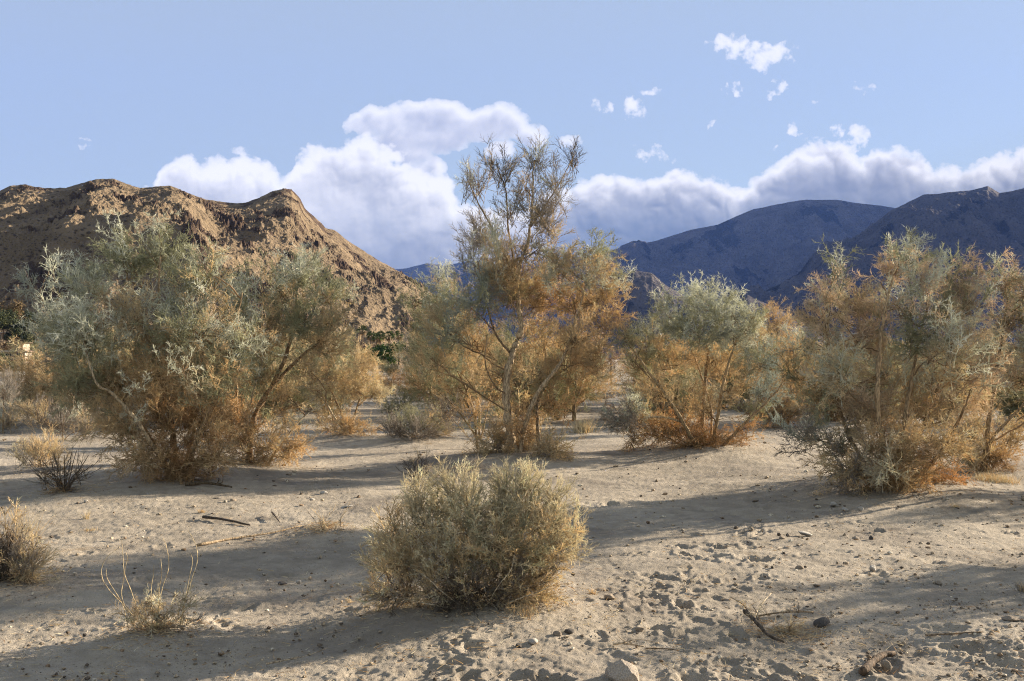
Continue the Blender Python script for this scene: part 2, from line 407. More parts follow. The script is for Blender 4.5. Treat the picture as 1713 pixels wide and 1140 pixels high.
def gh_fine(x, y):
    z = gh_smooth(x, y)
    w = np.clip(1.3 - y / 40.0, 0.15, 1)
    z = z + w * (0.019 * fbm(x * 1.3, y * 1.6, 4, 31) + 0.006 * fbm(x * 5.5, y * 6.5, 3, 41) * np.clip(0.7 + 1.6 * perlin(x * .7, y * .7, 77), 0.1, 2) + 0.0055 * fbm(x * 17, y * 17, 3, 51, .65))
    for mx, my, r, a, d, asp in PRINTS:
        s = (np.abs(x - mx) < 4 * r * asp) & (np.abs(y - my) < 4 * r * asp)
        if not s.any(): continue
        xx = x[s] - mx; yy = y[s] - my
        u = (xx * math.cos(a) + yy * math.sin(a)) / (r * asp); v = (-xx * math.sin(a) + yy * math.cos(a)) / r
        q = u * u + v * v
        q = q * (1 + 0.9 * perlin(xx * 17 + mx * 9, yy * 17, 3))
        z[s] += -d * np.exp(-q ** 2 * 0.9) + d * 0.5 * np.exp(-((np.sqrt(np.abs(q)) - 1.45) ** 2) * 7)
    return z
def gz(x, y): return float(gh_smooth(np.array([float(x)]), np.array([float(y)]))[0])

def build_ground():
    rows = list(np.arange(-8, 3.5, 0.35)); D = 3.5
    while D < 9000:
        rows.append(D); D += min(max(0.00042 * D * D, 0.012), 0.12 * D)
    rows = np.array(rows)
    ud = np.linspace(-1, 1, 861); uo = np.geomspace(1.02, 3, 30)
    u = np.concatenate([-uo[::-1], ud, uo])
    half = 0.55 + 0.535 * np.clip(rows, 2.5, None)
    Xg = u[None, :] * half[:, None]; Yg = np.repeat(rows[:, None], len(u), 1)
    Zg = gh_fine(Xg.ravel(), Yg.ravel()).reshape(Xg.shape)
    V = np.stack([Xg, Yg, Zg], -1).reshape(-1, 3)
    nr, nc = Xg.shape; i = np.arange(nr - 1)[:, None] * nc + np.arange(nc - 1)[None, :]
    Q = np.stack([i, i + 1, i + nc + 1, i + nc], -1).reshape(-1, 4)
    me = np_mesh('ground', V, Q, SAND, None, True, True)
    tag(link_mesh('ground', me), 'pale sandy desert floor with footprints and gravel', 'ground', kind='structure')
build_ground()

# ------------------------------------------------------------------ hills and mountains
def interp(tab, u): t = np.array(tab, float); return np.interp(u, t[:, 0], t[:, 1])
def build_range(name, label, mat, us, vs, nodes_fn, amp, wl, seed, ridge_keep=0.35, rock_fn=None, rock=0.9, crestw=0.10, crisp=0.0):
    """nodes_fn(u) -> list of (depth, z) arrays from foot to crest to back"""
    nodes = nodes_fn(us); K = len(nodes)
    Dn = np.stack([n[0] for n in nodes], 0); Zn = np.stack([n[1] for n in nodes], 0)
    kk = np.linspace(0, K - 1, vs)
    i0 = np.clip(np.floor(kk).astype(int), 0, K - 2); f = (kk - i0)[:, None]
    D = Dn[i0] * (1 - f) + Dn[i0 + 1] * f; Z = Zn[i0] * (1 - f) + Zn[i0 + 1] * f
    X = (us[None, :] - 856.5) / F * D
    # soften the creases between facets a little
    for _ in range(6): Z[1:-1] = Z[1:-1] * 0.5 + 0.25 * (Z[:-2] + Z[2:])
    crest = K - 2
    w = np.clip(np.minimum(kk, 1) * 1.0, 0, 1) * (1 - (1 - ridge_keep) * np.exp(-((kk - crest) / crestw) ** 2))
    r = fbm(X / wl, D / (wl * 2.4), 6, seed, 0.5, True) - 0.5
    r2 = fbm(X / (wl * 0.16), D / (wl * 0.16), 4, seed + 50, 0.6)
    rm = np.clip(fbm(X / (wl * 0.42), D / (wl * 0.55), 4, seed + 90, 0.6) * 1.3 - 0.12 + (rock_fn(us)[None, :] if rock_fn else 0), 0, 1)
    Z = Z + w[:, None] * (amp * r + amp * 0.16 * r2 + amp * rock * rm * np.abs(fbm(X / (wl * 0.10), D / (wl * 0.10), 4, seed + 120, 0.65)))
    if crisp: Z = Z + np.clip(w, 0.3, 1)[:, None] * crisp * (0.75 * fbm(X / 13, D / 17, 3, seed + 7, 0.55, True) + 0.55 * fbm(X / 4.2, D / 5, 3, seed + 17, 0.6, True) * np.clip(0.5 + fbm(X / 30, D / 30, 2, seed + 27), 0.1, 1.6) - 0.6)
    V = np.stack([X, D, Z], -1).reshape(-1, 3)
    nr, nc = X.shape; i = np.arange(nr - 1)[:, None] * nc + np.arange(nc - 1)[None, :]
    Q = np.stack([i, i + 1, i + nc + 1, i + nc], -1).reshape(-1, 4)
    col = np.repeat(rm.reshape(-1, 1), 3, 1)
    me = np_mesh(name, V, Q, mat, col, False, True)
    tag(link_mesh(name, me), label, 'hill', kind='structure')

HILL = mat_hill('desert_hill_rock', (0.235, 0.176, 0.116), (0.085, 0.058, 0.044), (0.055, 0.042, 0.033), 1.0, 1.0)
sky_l = [(-900, 420), (-500, 350), (-200, 330), (-60, 330), (0, 322), (18, 312), (45, 310), (75, 316), (110, 315), (135, 309), (160, 302), (190, 301), (215, 312), (235, 318), (285, 313), (310, 322), (345, 336),
         (385, 342), (410, 341), (430, 333), (455, 322), (475, 317), (488, 318), (500, 330), (510, 350), (530, 368), (545, 382), (560, 386), (580, 402), (620, 428), (660, 452), (690, 468), (730, 500), (800, 560), (860, 600), (900, 612)]
shade_l = [(-900, 470), (-200, 400), (0, 388), (140, 392), (150, 386), (200, 388), (260, 380), (320, 392), (360, 440), (450, 470), (520, 490), (600, 505), (690, 512), (800, 570), (860, 604), (900, 614)]
def left_nodes(u):
    Dr = np.interp(u, [-900, 0, 300, 480, 700, 900], [400, 430, 450, 480, 580, 620])
    zt = EYE + (HZ - interp(sky_l, u)) / F * Dr
    Dm = Dr * np.interp(u, [-900, 0, 300, 480, 700, 900], [.74, .72, .72, .70, .70, .7])
    zm = EYE + (HZ - interp(shade_l, u)) / F * Dm
    Da = Dm * 0.885; za = np.minimum(9.0, zm * 0.2)
    Df = Dm * 0.55
    return [(Df, 0 * u - 1.5), (Da, za), (Dm, zm), (Dr, zt), (Dr * 1.45, zt * 0.3)]
def hill_z(px, D):
    n = left_nodes(np.array([float(px)])); return float(np.interp(D, [a[0][0] for a in n], [a[1][0] for a in n]))
build_range('hill', 'sunlit brown rocky desert hill with a pointed knob', HILL, np.concatenate([np.linspace(-900, -30, 120), np.linspace(-29, 760, 1250), np.linspace(762, 900, 60)]), 560, left_nodes, 4.2, 46.0, 3, 0.15,
            lambda u: np.interp(u, [0, 300, 330, 460, 480, 520, 560, 640], [0, 0, .3, .3, .3, .3, .2, 0]), 0.8, 0.30, 1.1)
MTN = mat_hill('mountain_rock', (0.20, 0.175, 0.165), (0.06, 0.054, 0.053), (0.08, 0.074, 0.07), 0.22, 2.0)
def simple_nodes(tab, D0, foot, back=1.3):
    def fn(u):
        zt = EYE + (HZ - interp(tab, u)) / F * D0
        zt = np.maximum(zt, 0)
        return [(0 * u + D0 * foot, 0 * u - 5), (0 * u + D0 * (foot + 0.35 * (1 - foot)), zt * 0.30), (0 * u + D0 * (foot + 0.7 * (1 - foot)), zt * 0.66), (0 * u + D0, zt), (0 * u + D0 * back, zt * 0.4)]
    return fn
m1 = [(1150, 590), (1200, 548), (1240, 510), (1290, 482), (1340, 462), (1385, 428), (1420, 402), (1450, 385), (1490, 352), (1520, 336), (1545, 325), (1570, 324), (1600, 322), (1630, 318), (1652, 311), (1672, 322), (1690, 318), (1713, 312), (1800, 280), (2000, 250), (2200, 300)]
m2 = [(700, 470), (850, 448), (1000, 425), (1050, 412), (1100, 402), (1150, 386), (1200, 376), (1230, 362), (1260, 350), (1300, 342), (1350, 334), (1400, 333), (1450, 340), (1500, 348), (1600, 352), (1800, 372), (2100, 380), (2300, 230), (2500, 50), (2650, -20), (2900, 0), (3150, 150), (3400, 330), (3700, 470)]  # crest past the right edge raised to keep sun off the near mountain
m3 = [(300, 500), (500, 480), (620, 452), (680, 446), (715, 437), (745, 441), (790, 432), (840, 440), (900, 446), (1000, 440), (1100, 455), (1200, 470)]
f1 = [(930, 560), (990, 500), (1030, 462), (1062, 450), (1090, 456), (1115, 478), (1150, 498), (1180, 512), (1210, 500), (1250, 492), (1290, 512), (1340, 540), (1420, 580), (1500, 598)]
build_range('mountain', 'near dark blue rocky mountain rising to the right edge', MTN, np.concatenate([np.linspace(1150, 1730, 620), np.linspace(1740, 2200, 90)]), 320, simple_nodes(m1, 2600, 0.74), 66, 380, 5, 0.08, None, 0.3, 0.32)
build_range('mountain', 'broad blue mountain whose crest is lost in cloud', MTN, np.concatenate([np.linspace(700, 1720, 700), np.linspace(1740, 3700, 140)]), 300, simple_nodes(m2, 4600, 0.78), 95, 640, 8, 0.06, None, 0.15, 0.42)
m4 = [(1560, 600), (1640, 440), (1713, 370), (1850, 250), (2050, 110), (2300, 10), (2700, -20), (3000, 130), (3300, 330), (3700, 500), (3900, 600)]  # out-of-view massif, added to block the sun from the broad mountain
build_range('mountain', 'unseen mountain added beyond the right edge to shade the broad blue one', MTN, np.linspace(1560, 3900, 160), 60, simple_nodes(m4, 7500, 0.75), 120, 1500, 19, 0.1, None, 0.1, 0.3)
build_range('mountain', 'faint far mountain seen in the gap beside the hill', MTN, np.linspace(300, 1200, 240), 100, simple_nodes(m3, 6400, 0.85), 30, 900, 12, 0.1, None, 0.12, 0.42)
build_range('foothill', 'low brownish foothill in front of the blue mountains', MTN, np.linspace(930, 1500, 300), 120, simple_nodes(f1, 1700, 0.87), 14, 150, 15, 0.15, None, 0.12, 0.42)

# ------------------------------------------------------------------ plants
PAL = dict(silver=(0.69, 0.69, 0.59), green=(0.46, 0.455, 0.32), olive=(0.33, 0.32, 0.20), tan=(0.68, 0.565, 0.39), gold=(0.67, 0.525, 0.335), rust=(0.56, 0.40, 0.235),
           grey=(0.39, 0.35, 0.31), straw=(0.70, 0.635, 0.49), pink=(0.69, 0.57, 0.435), dark=(0.19, 0.16, 0.135), blue=(0.44, 0.47, 0.43), leaf=(0.46, 0.44, 0.315))
PAL = {k: np.array(v) for k, v in PAL.items()}
BARKC = np.array((0.36, 0.27, 0.18))

def spikes_to_mesh(p0, p1, r, centres=False):
    d = p1 - p0; L = np.linalg.norm(d, axis=1)[:, None] + 1e-9; t = d / L
    ref = np.where(np.abs(t[:, 2:3]) < 0.9, np.array([[0, 0, 1.0]]), np.array([[1.0, 0, 0]]))
    a = np.cross(t, ref); a /= np.linalg.norm(a, axis=1)[:, None]; b = np.cross(t, a)
    n = len(p0); V = np.zeros((n, 4, 3))
    for j in range(3):
        th = j * 2.0944; V[:, j] = p0 + r[:, None] * (a * math.cos(th) + b * math.sin(th))
    V[:, 3] = p1
    cen = np.repeat(p0[:, None, :], 4, 1); cen[:, 3] = p1
    i = np.arange(n)[:, None] * 4
    T = np.stack([i + [0, 1, 3], i + [1, 2, 3], i + [2, 0, 3]], 1).reshape(-1, 3)
    if centres: return V.reshape(-1, 3), T, cen.reshape(-1, 3)
    return V.reshape(-1, 3), T
def rot_about(v, axis, ang):
    axis = axis / (np.linalg.norm(axis) + 1e-9)
    return v * math.cos(ang) + np.cross(axis, v) * math.sin(ang) + axis * np.dot(axis, v) * (1 - math.cos(ang))
def perp(v, rng):
    a = rng.normal(0, 1, 3); a -= v * np.dot(a, v); return a / (np.linalg.norm(a) + 1e-9)
def make_spray(seed, kind='smoke'):
    rng = np.random.default_rng(seed); p0, p1, r, sh = [], [], [], []
    K = dict(smoke=dict(nseg=5, zig=0.28, nside=10, ang=(0.6, 1.05), sl=(0.28, 0.50), nsp=6, spl=(0.07, 0.17), spa=(0.6, 1.2), r0=0.0125),
             broom=dict(nseg=4, zig=0.12, nside=9, ang=(0.35, 0.75), sl=(0.30, 0.55), nsp=5, spl=(0.08, 0.20), spa=(0.4, 0.9), r0=0.0105),
             bush=dict(nseg=5, zig=0.18, nside=10, ang=(0.4, 0.9), sl=(0.20, 0.42), nsp=7, spl=(0.06, 0.14), spa=(0.4, 1.1), r0=0.0100),
             stalk=dict(nseg=3, zig=0.10, nside=4, ang=(0.25, 0.5), sl=(0.3, 0.6), nsp=0, spl=(.1, .2), spa=(.4, .8), r0=0.013))[kind]
    def put(a, b, rad, s): p0.append(a); p1.append(b); r.append(rad); sh.append(s)
    def spines(a, b, n, fac=1.0):
        d = b - a; L = np.linalg.norm(d); t = d / L
        for k in range(n):
            q = a + d * rng.uniform(0.15, 1.0); ax = perp(t, rng)
            v = rot_about(t, ax, rng.uniform(*K['spa'])); l = rng.uniform(*K['spl']) * fac
            put(q, q + v * l, K['r0'] * 0.52, rng.uniform(0.85, 1.25))
    pts = [np.zeros(3)]; d = np.array([0, 0, 1.0])
    for i in range(K['nseg']):
        d = rot_about(d, perp(d, rng), rng.normal(0, K['zig'])); pts.append(pts[-1] + d / K['nseg'])
    for i in range(K['nseg']):
        e = pts[i + 1] + (pts[i + 1] - pts[i]) * 0.6
        put(pts[i], e, K['r0'] * (1.15 - 0.5 * i / K['nseg']), rng.uniform(0.8, 1.0))
    for k in range(K['nside']):
        t = rng.uniform(0.12, 1.0) * K['nseg']; i = min(int(t), K['nseg'] - 1); q = pts[i] + (pts[i + 1] - pts[i]) * (t - i)
        dd = pts[i + 1] - pts[i]; dd /= np.linalg.norm(dd)
        v = rot_about(dd, perp(dd, rng), rng.uniform(*K['ang'])); L = rng.uniform(*K['sl']) * (1.15 - 0.6 * t / K['nseg'])
        m = q + v * L * 0.5; v2 = rot_about(v, perp(v, rng), rng.normal(0, K['zig'] * 1.3)); e = m + v2 * L * 0.55
        put(q, m + v * L * 0.25, K['r0'] * 0.8, rng.uniform(0.85, 1.1)); put(m, e, K['r0'] * 0.65, rng.uniform(0.9, 1.15))
        spines(q, m, K['nsp'] // 2); spines(m, e, K['nsp'] - K['nsp'] // 2)
    V, T, cen = spikes_to_mesh(np.array(p0), np.array(p1), np.array(r), True)
    return cen.astype(np.float32), (V - cen).astype(np.float32), T, np.repeat(np.array(sh), 4)
SPRAYS = {k: [make_spray(100 * j + i, k) for i in range(9)] for j, k in enumerate(('smoke', 'broom', 'bush', 'stalk'))}

def frames(dirs, rng):
    d = dirs / (np.linalg.norm(dirs, axis=1)[:, None] + 1e-9)
    a = rng.normal(0, 1, d.shape); a -= d * np.sum(a * d, 1)[:, None]; a /= np.linalg.norm(a, axis=1)[:, None] + 1e-9
    b = np.cross(d, a)
    return np.stack([a, b, d], -1)          # columns: local x, y, z
def place(geo, kind, pos, dirs, scale, cols, rng, thick=1.0):
    R = frames(dirs, rng); pick = rng.integers(0, len(SPRAYS[kind]), len(pos))
    for v in range(len(SPRAYS[kind])):
        m = np.where(pick == v)[0]
        if not len(m): continue
        V, O, T, sh = SPRAYS[kind][v]; sm = scale[m]; so_ = thick * sm * np.minimum(1.0, (0.36 / sm) ** 0.75)      # long sprays keep slim twigs
        W = np.einsum('nij,vj->nvi', R[m], V) * sm[:, None, None] + np.einsum('nij,vj->nvi', R[m], O) * so_[:, None, None] + pos[m][:, None, :]
        C = cols[m][:, None, :] * sh[None, :, None]
        TT = (T[None] + (np.arange(len(m)) * len(V))[:, None, None]).reshape(-1, 3)
        geo.add(W.reshape(-1, 3), TT, np.clip(C, 0, 0.85).reshape(-1, 3))

def clump_fill(geo, kind, c, rad, pal, n, base, rng, scale=(0.22, 0.42), up=0.35, out=0.7, shell=0.55, branches=None, tipc=None, droop=0.0, thick=1.0):
    """sprays of dry twigs through an ellipsoid; pal = list of (palette name, weight)"""
    n = max(int(n), 4)
    u = rng.normal(0, 1, (n, 3)); u /= np.linalg.norm(u, axis=1)[:, None]
    rr = np.where(rng.random(n) < shell, rng.uniform(0.55, 1.02, n), rng.random(n) ** 0.5)
    # lumpy outline: some directions reach further than others
    lob = 0.86 + 0.22 * np.sin(u[:, 0] * 4.1 + c[0] * 7) * np.cos(u[:, 2] * 3.7 + c[2] * 5) + rng.normal(0, 0.07, n)
    pos = c + u * rr[:, None] * lob[:, None] * rad
    dirs = u * out + (pos - base) / (np.linalg.norm(pos - base, axis=1)[:, None] + 1e-6) * 0.55 + np.array([0, 0, up]) + rng.normal(0, 0.33, (n, 3))
    dirs[:, 2] -= droop * rr
    s = rng.uniform(*scale, n)
    dn = dirs / np.linalg.norm(dirs, axis=1)[:, None]
    pos = pos - dn * s[:, None] * 0.6
    pos[:, 2] = np.maximum(pos[:, 2], base[2] + 0.02)
    names = [p[0] for p in pal]; wts = np.array([p[1] for p in pal], float); wts /= wts.sum()
    # neighbouring sprays share a tone so that the crown has light and dark clumps
    key = (np.sin(pos[:, 0] * 5.3 + 1.7) + np.sin(pos[:, 2] * 6.1 + pos[:, 1] * 2.2)) * 0.25 + 0.5 + rng.normal(0, 0.22, n)
    idx = np.clip(np.searchsorted(np.cumsum(wts), np.clip(key, 0.001, 0.999)), 0, len(names) - 1)
    C = np.stack([PAL[k] for k in names])[idx] * rng.uniform(0.78, 1.22, n)[:, None]
    place(geo, kind, pos, dirs, s, C, rng, thick)
    if branches is not None and len(branches):
        # connecting branch from the nearest limb and a few thin ribs into the clump
        hd = np.linalg.norm(branches[:, :2] - c[:2], axis=1); d = np.linalg.norm(branches - c, axis=1) + np.maximum(branches[:, 2] - (c[2] - 0.7 * hd), 0) * 1.6; q = branches[np.argmin(d)]
        L = np.linalg.norm(c - q); bt = float(np.clip(np.mean(rad) / 0.42, 0.12, 1.3))
        mid = (q + c) / 2 + rng.normal(0, 0.10, 3) * L
        tube(geo, smooth_path([q, mid, c], 5, rng, 0.008), np.linspace(0.014, 0.007, 11) * bt, BARKC * rng.uniform(.7, 1.2), 4, cap=False)
        for k in rng.choice(n, min(n, 9), replace=False):
            q0 = q + (c - q) * rng.uniform(0.3, 1.0); e = pos[k]; mid = (q0 + e) / 2 + rng.normal(0, 0.06, 3)
            tube(geo, smooth_path([q0, mid, e], 3), np.linspace(0.008, 0.003, 7) * bt, BARKC * rng.uniform(.7, 1.3), 3, cap=False)

DENS = 1.5
def plant(name, label, cat, base_px, limbs, clumps, seed, kind='smoke', D=None, density=90.0, group=None, scale=(0.24, 0.50), thick=1.22, depth_k=0.85, bark=BARKC, up=0.35, shell=0.55, out=0.7,
          parts=('crown', 'dry_skirt'), spread=0.5, droop=0.0):
    rng = np.random.default_rng(seed)
    D = D or depth_of(base_px[1]); m = D / F
    bx = (base_px[0] - 856.5) / F * D; bz = gz(bx, D); base = np.array([bx, D, bz])
    root = empty(name, base, label, cat, group)
    lp = []
    for k, L in enumerate(limbs):
        pts = [P(px, py, D + dd) for px, py, dd in L['p']]
        if L.get('ground', True) and k == 0 or L.get('g'): pts[0][2] = gz(pts[0][0], pts[0][1]) - 0.05
        path = smooth_path(pts, 7, rng, L['r'][0] * 0.10)
        rad = 0.8 * np.linspace(L['r'][0], L['r'][1], len(path)) * (1 + 0.12 * np.sin(np.arange(len(path)) * 1.3 + k))
        g = Geo(); tube(g, path, rad, np.array(L.get('c', bark)), 8, 0.07, rng)
        link_mesh('trunk' if k == 0 else 'limb', g.mesh('limb', BARK, base, True), root)
        lp.append(path)
    lp = np.concatenate(lp) if lp else np.array([base])
    geos = {}
    for cl in clumps:
        px, py, rx, ry, pal = cl[:5]; dens = cl[5] if len(cl) > 5 else 1.0; dd = cl[6] if len(cl) > 6 else None; part = cl[7] if len(cl) > 7 else 0
        opt = cl[8] if len(cl) > 8 else {}
        if dd is None: dd = rng.uniform(-1, 1) * spread
        c = P(px, py, D + dd); mm = (D + dd) / F
        rad = np.array([rx * mm, (rx + ry) / 2 * mm * depth_k, ry * mm])
        area = math.pi * rad[0] * rad[2]
        if isinstance(pal, str): pal = [tuple(q.split(':')) for q in pal.split()]; pal = [(a, float(b)) for a, b in pal]
        g = geos.setdefault(part, Geo())
        clump_fill(g, opt.get('kind', kind), c, rad, pal, area * density * dens * DENS, base, rng, opt.get('scale', scale), opt.get('up', up), opt.get('out', out), shell, lp, droop=opt.get('droop', droop), thick=thick * opt.get('thick', 1.0))
    for part, g in sorted(geos.items()):
        link_mesh(parts[part], g.mesh(parts[part], TWIG, base), root)
    return root

GS = 'silver:2 green:3'; GST = 'green:3 silver:2 tan:2'; TG = 'green:2 tan:3 gold:1'; GO = 'gold:3 rust:2 tan:1'; TA = 'tan:3 gold:2 green:1'; RU = 'rust:3 gold:2'; PK = 'pink:4 tan:2 straw:1 silver:1'; PG = 'green:1 pink:3 silver:2'
SK = dict(up=-0.1, out=1.0)
SV = dict(scale=(.14, .28), up=.5)
SP = dict(kind='broom', scale=(.16, .30), up=.9, out=.6)
TP = dict(kind='broom', scale=(.34, .62), up=.75, out=.8)

# --- big smoke tree on the left
plant('smoke_tree', 'broadest smoke tree, on the left, grey-green above a rusty gold skirt', 'tree', (300, 812),
      [dict(p=[(300, 812, 0), (285, 700, .1), (262, 580, 0), (268, 430, .1)], r=(0.055, 0.014)),
       dict(p=[(305, 808, 0), (345, 700, -.3), (372, 640, -.3), (392, 560, -.2), (405, 490, -.2)], r=(0.04, 0.01)),
       dict(p=[(290, 808, .1), (240, 720, -.5), (190, 660, -.7), (160, 640, -.9), (138, 560, -.9)], r=(0.035, 0.009), c=(.5, .42, .32)),
       dict(p=[(298, 808, .2), (220, 690, .4), (130, 610, .5), (80, 530, .5)], r=(0.035, 0.009)),
       dict(p=[(302, 808, .2), (330, 690, .5), (340, 560, .6), (345, 450, .5)], r=(0.035, 0.009))],
      [(272, 425, 52, 55, GS), (262, 368, 14, 26, 'silver:3 green:1', .7), (205, 435, 55, 50, GS), (200, 385, 22, 22, 'silver:1', .5), (345, 462, 60, 55, GST), (145, 480, 52, 50, GS), (95, 545, 52, 55, 'green:3 blue:1 silver:1'),
       (50, 475, 24, 24, 'silver:2 blue:1', .7), (90, 445, 18, 22, 'silver:2 blue:1', .7), (115, 460, 22, 16, 'silver:1 blue:1', .6), (104, 588, 32, 42, 'green:2 grey:1', .8), (225, 535, 75, 70, GST), (320, 550, 75, 70, GST), (140, 570, 62, 60, 'green:3 silver:2', 1, -.8),
       (405, 505, 42, 62, 'silver:3 green:2'), (410, 570, 40, 50, GST), (180, 630, 70, 60, TG), (265, 610, 70, 60, 'gold:2 tan:2 rust:1'), (345, 630, 70, 60, TA), (124, 640, 42, 42, 'green:2 tan:1 grey:1'), (130, 540, 45, 55, 'silver:3 straw:1', .6, -1.0),
       (225, 640, 40, 30, 'silver:3', .4, -1.1, 0, SV), (290, 600, 45, 35, 'silver:3', .4, -1.1, 0, SV), (215, 690, 35, 25, 'silver:3', .4, -1.1, 0, SV), (175, 530, 40, 40, 'silver:3', .4, -1.0, 0, SV), (330, 640, 40, 30, 'silver:2 straw:2', .4, -1.0, 0, SV),
       (270, 700, 85, 60, RU, 1, 0, 1), (345, 710, 70, 55, GO, 1, None, 1), (195, 705, 55, 55, TG, .9, None, 1), (290, 765, 75, 45, RU, 1.2, -.1, 1, SK), (360, 765, 55, 38, GO, 1.1, -.3, 1, SK), (235, 765, 50, 40, 'gold:2 tan:1 rust:1', .9, None, 1, SK), (300, 795, 70, 22, RU, 1.2, -.2, 1, SK),
       (195, 640, 40, 40, RU, .8, .2, 1), (275, 580, 50, 45, RU, .8, .2, 1)], 11, density=76)

# --- leaning smoke tree right beside it
plant('smoke_tree', 'leaning smoke tree with a bare forked brown trunk, second from the left', 'tree', (425, 795),
      [dict(p=[(415, 795, 0), (425, 700, 0), (455, 645, 0), (480, 590, 0), (495, 520, 0), (492, 460, .1)], r=(0.06, 0.014), c=(.30, .22, .15)),
       dict(p=[(455, 645, 0), (500, 600, .1), (545, 560, .1), (555, 500, .2)], r=(0.035, 0.01), c=(.30, .22, .15)),
       dict(p=[(420, 760, 0), (398, 690, .2), (400, 610, .2), (430, 560, .3)], r=(0.03, 0.008)),
       dict(p=[(440, 790, 0), (470, 745, .1), (505, 700, .1), (545, 675, .2)], r=(0.022, 0.010), c=(.62, .55, .44)),
       dict(p=[(418, 680, .0), (425, 650, -.2), (438, 610, -.2), (436, 585, -.2)], r=(0.014, 0.006), c=(.66, .6, .5))],
      [(500, 450, 52, 40, 'silver:2 green:2 tan:1'), (465, 485, 42, 50, GST), (540, 490, 48, 50, GST), (500, 530, 60, 50, 'green:2 tan:3'), (560, 540, 35, 40, TG), (450, 560, 45, 50, TA), (540, 570, 45, 40, 'tan:3 green:1'),
       (430, 630, 40, 40, TA), (475, 660, 38, 42, 'gold:2 tan:3', .8), (520, 620, 40, 35, 'tan:3 straw:1', .7),
       (400, 730, 45, 55, GO, 1, -.2, 1), (450, 745, 42, 48, 'gold:3 tan:2', 1, -.1, 1, SK), (490, 745, 34, 40, 'tan:2 gold:2', .9, 0, 1, SK), (425, 780, 55, 22, GO, 1.1, 0, 1, SK), (380, 690, 40, 40, GO, 1, 0, 1)], 12, D=14.3, density=72)

# --- small smoke tree behind
plant('smoke_tree', 'small tan smoke tree with forked stems behind the leaning one', 'tree', (583, 736),
      [dict(p=[(583, 736, 0), (560, 700, 0), (535, 665, -.1), (500, 690, -.5), (470, 710, -.8)], r=(0.03, 0.014), c=(.6, .52, .4)),
       dict(p=[(583, 736, 0), (595, 690, 0), (610, 640, .2), (615, 600, .2)], r=(0.035, 0.01)),
       dict(p=[(580, 736, 0), (570, 690, .2), (545, 630, .3), (548, 590, .2)], r=(0.03, 0.01))],
      [(560, 585, 45, 38, 'tan:3 green:2 silver:1'), (605, 610, 40, 40, 'tan:3 straw:1'), (545, 620, 45, 40, TA), (590, 650, 50, 35, 'tan:3 straw:2'), (635, 655, 30, 28, 'straw:2 tan:2', 1), (530, 650, 30, 30, 'tan:2 straw:1', .8),
       (585, 715, 42, 26, 'gold:3 tan:2', 1.1, None, 1, SK), (550, 700, 30, 35, GO, .8, None, 1), (615, 720, 20, 16, 'gold:2 straw:2', 1, None, 1, SK)], 13, density=60)

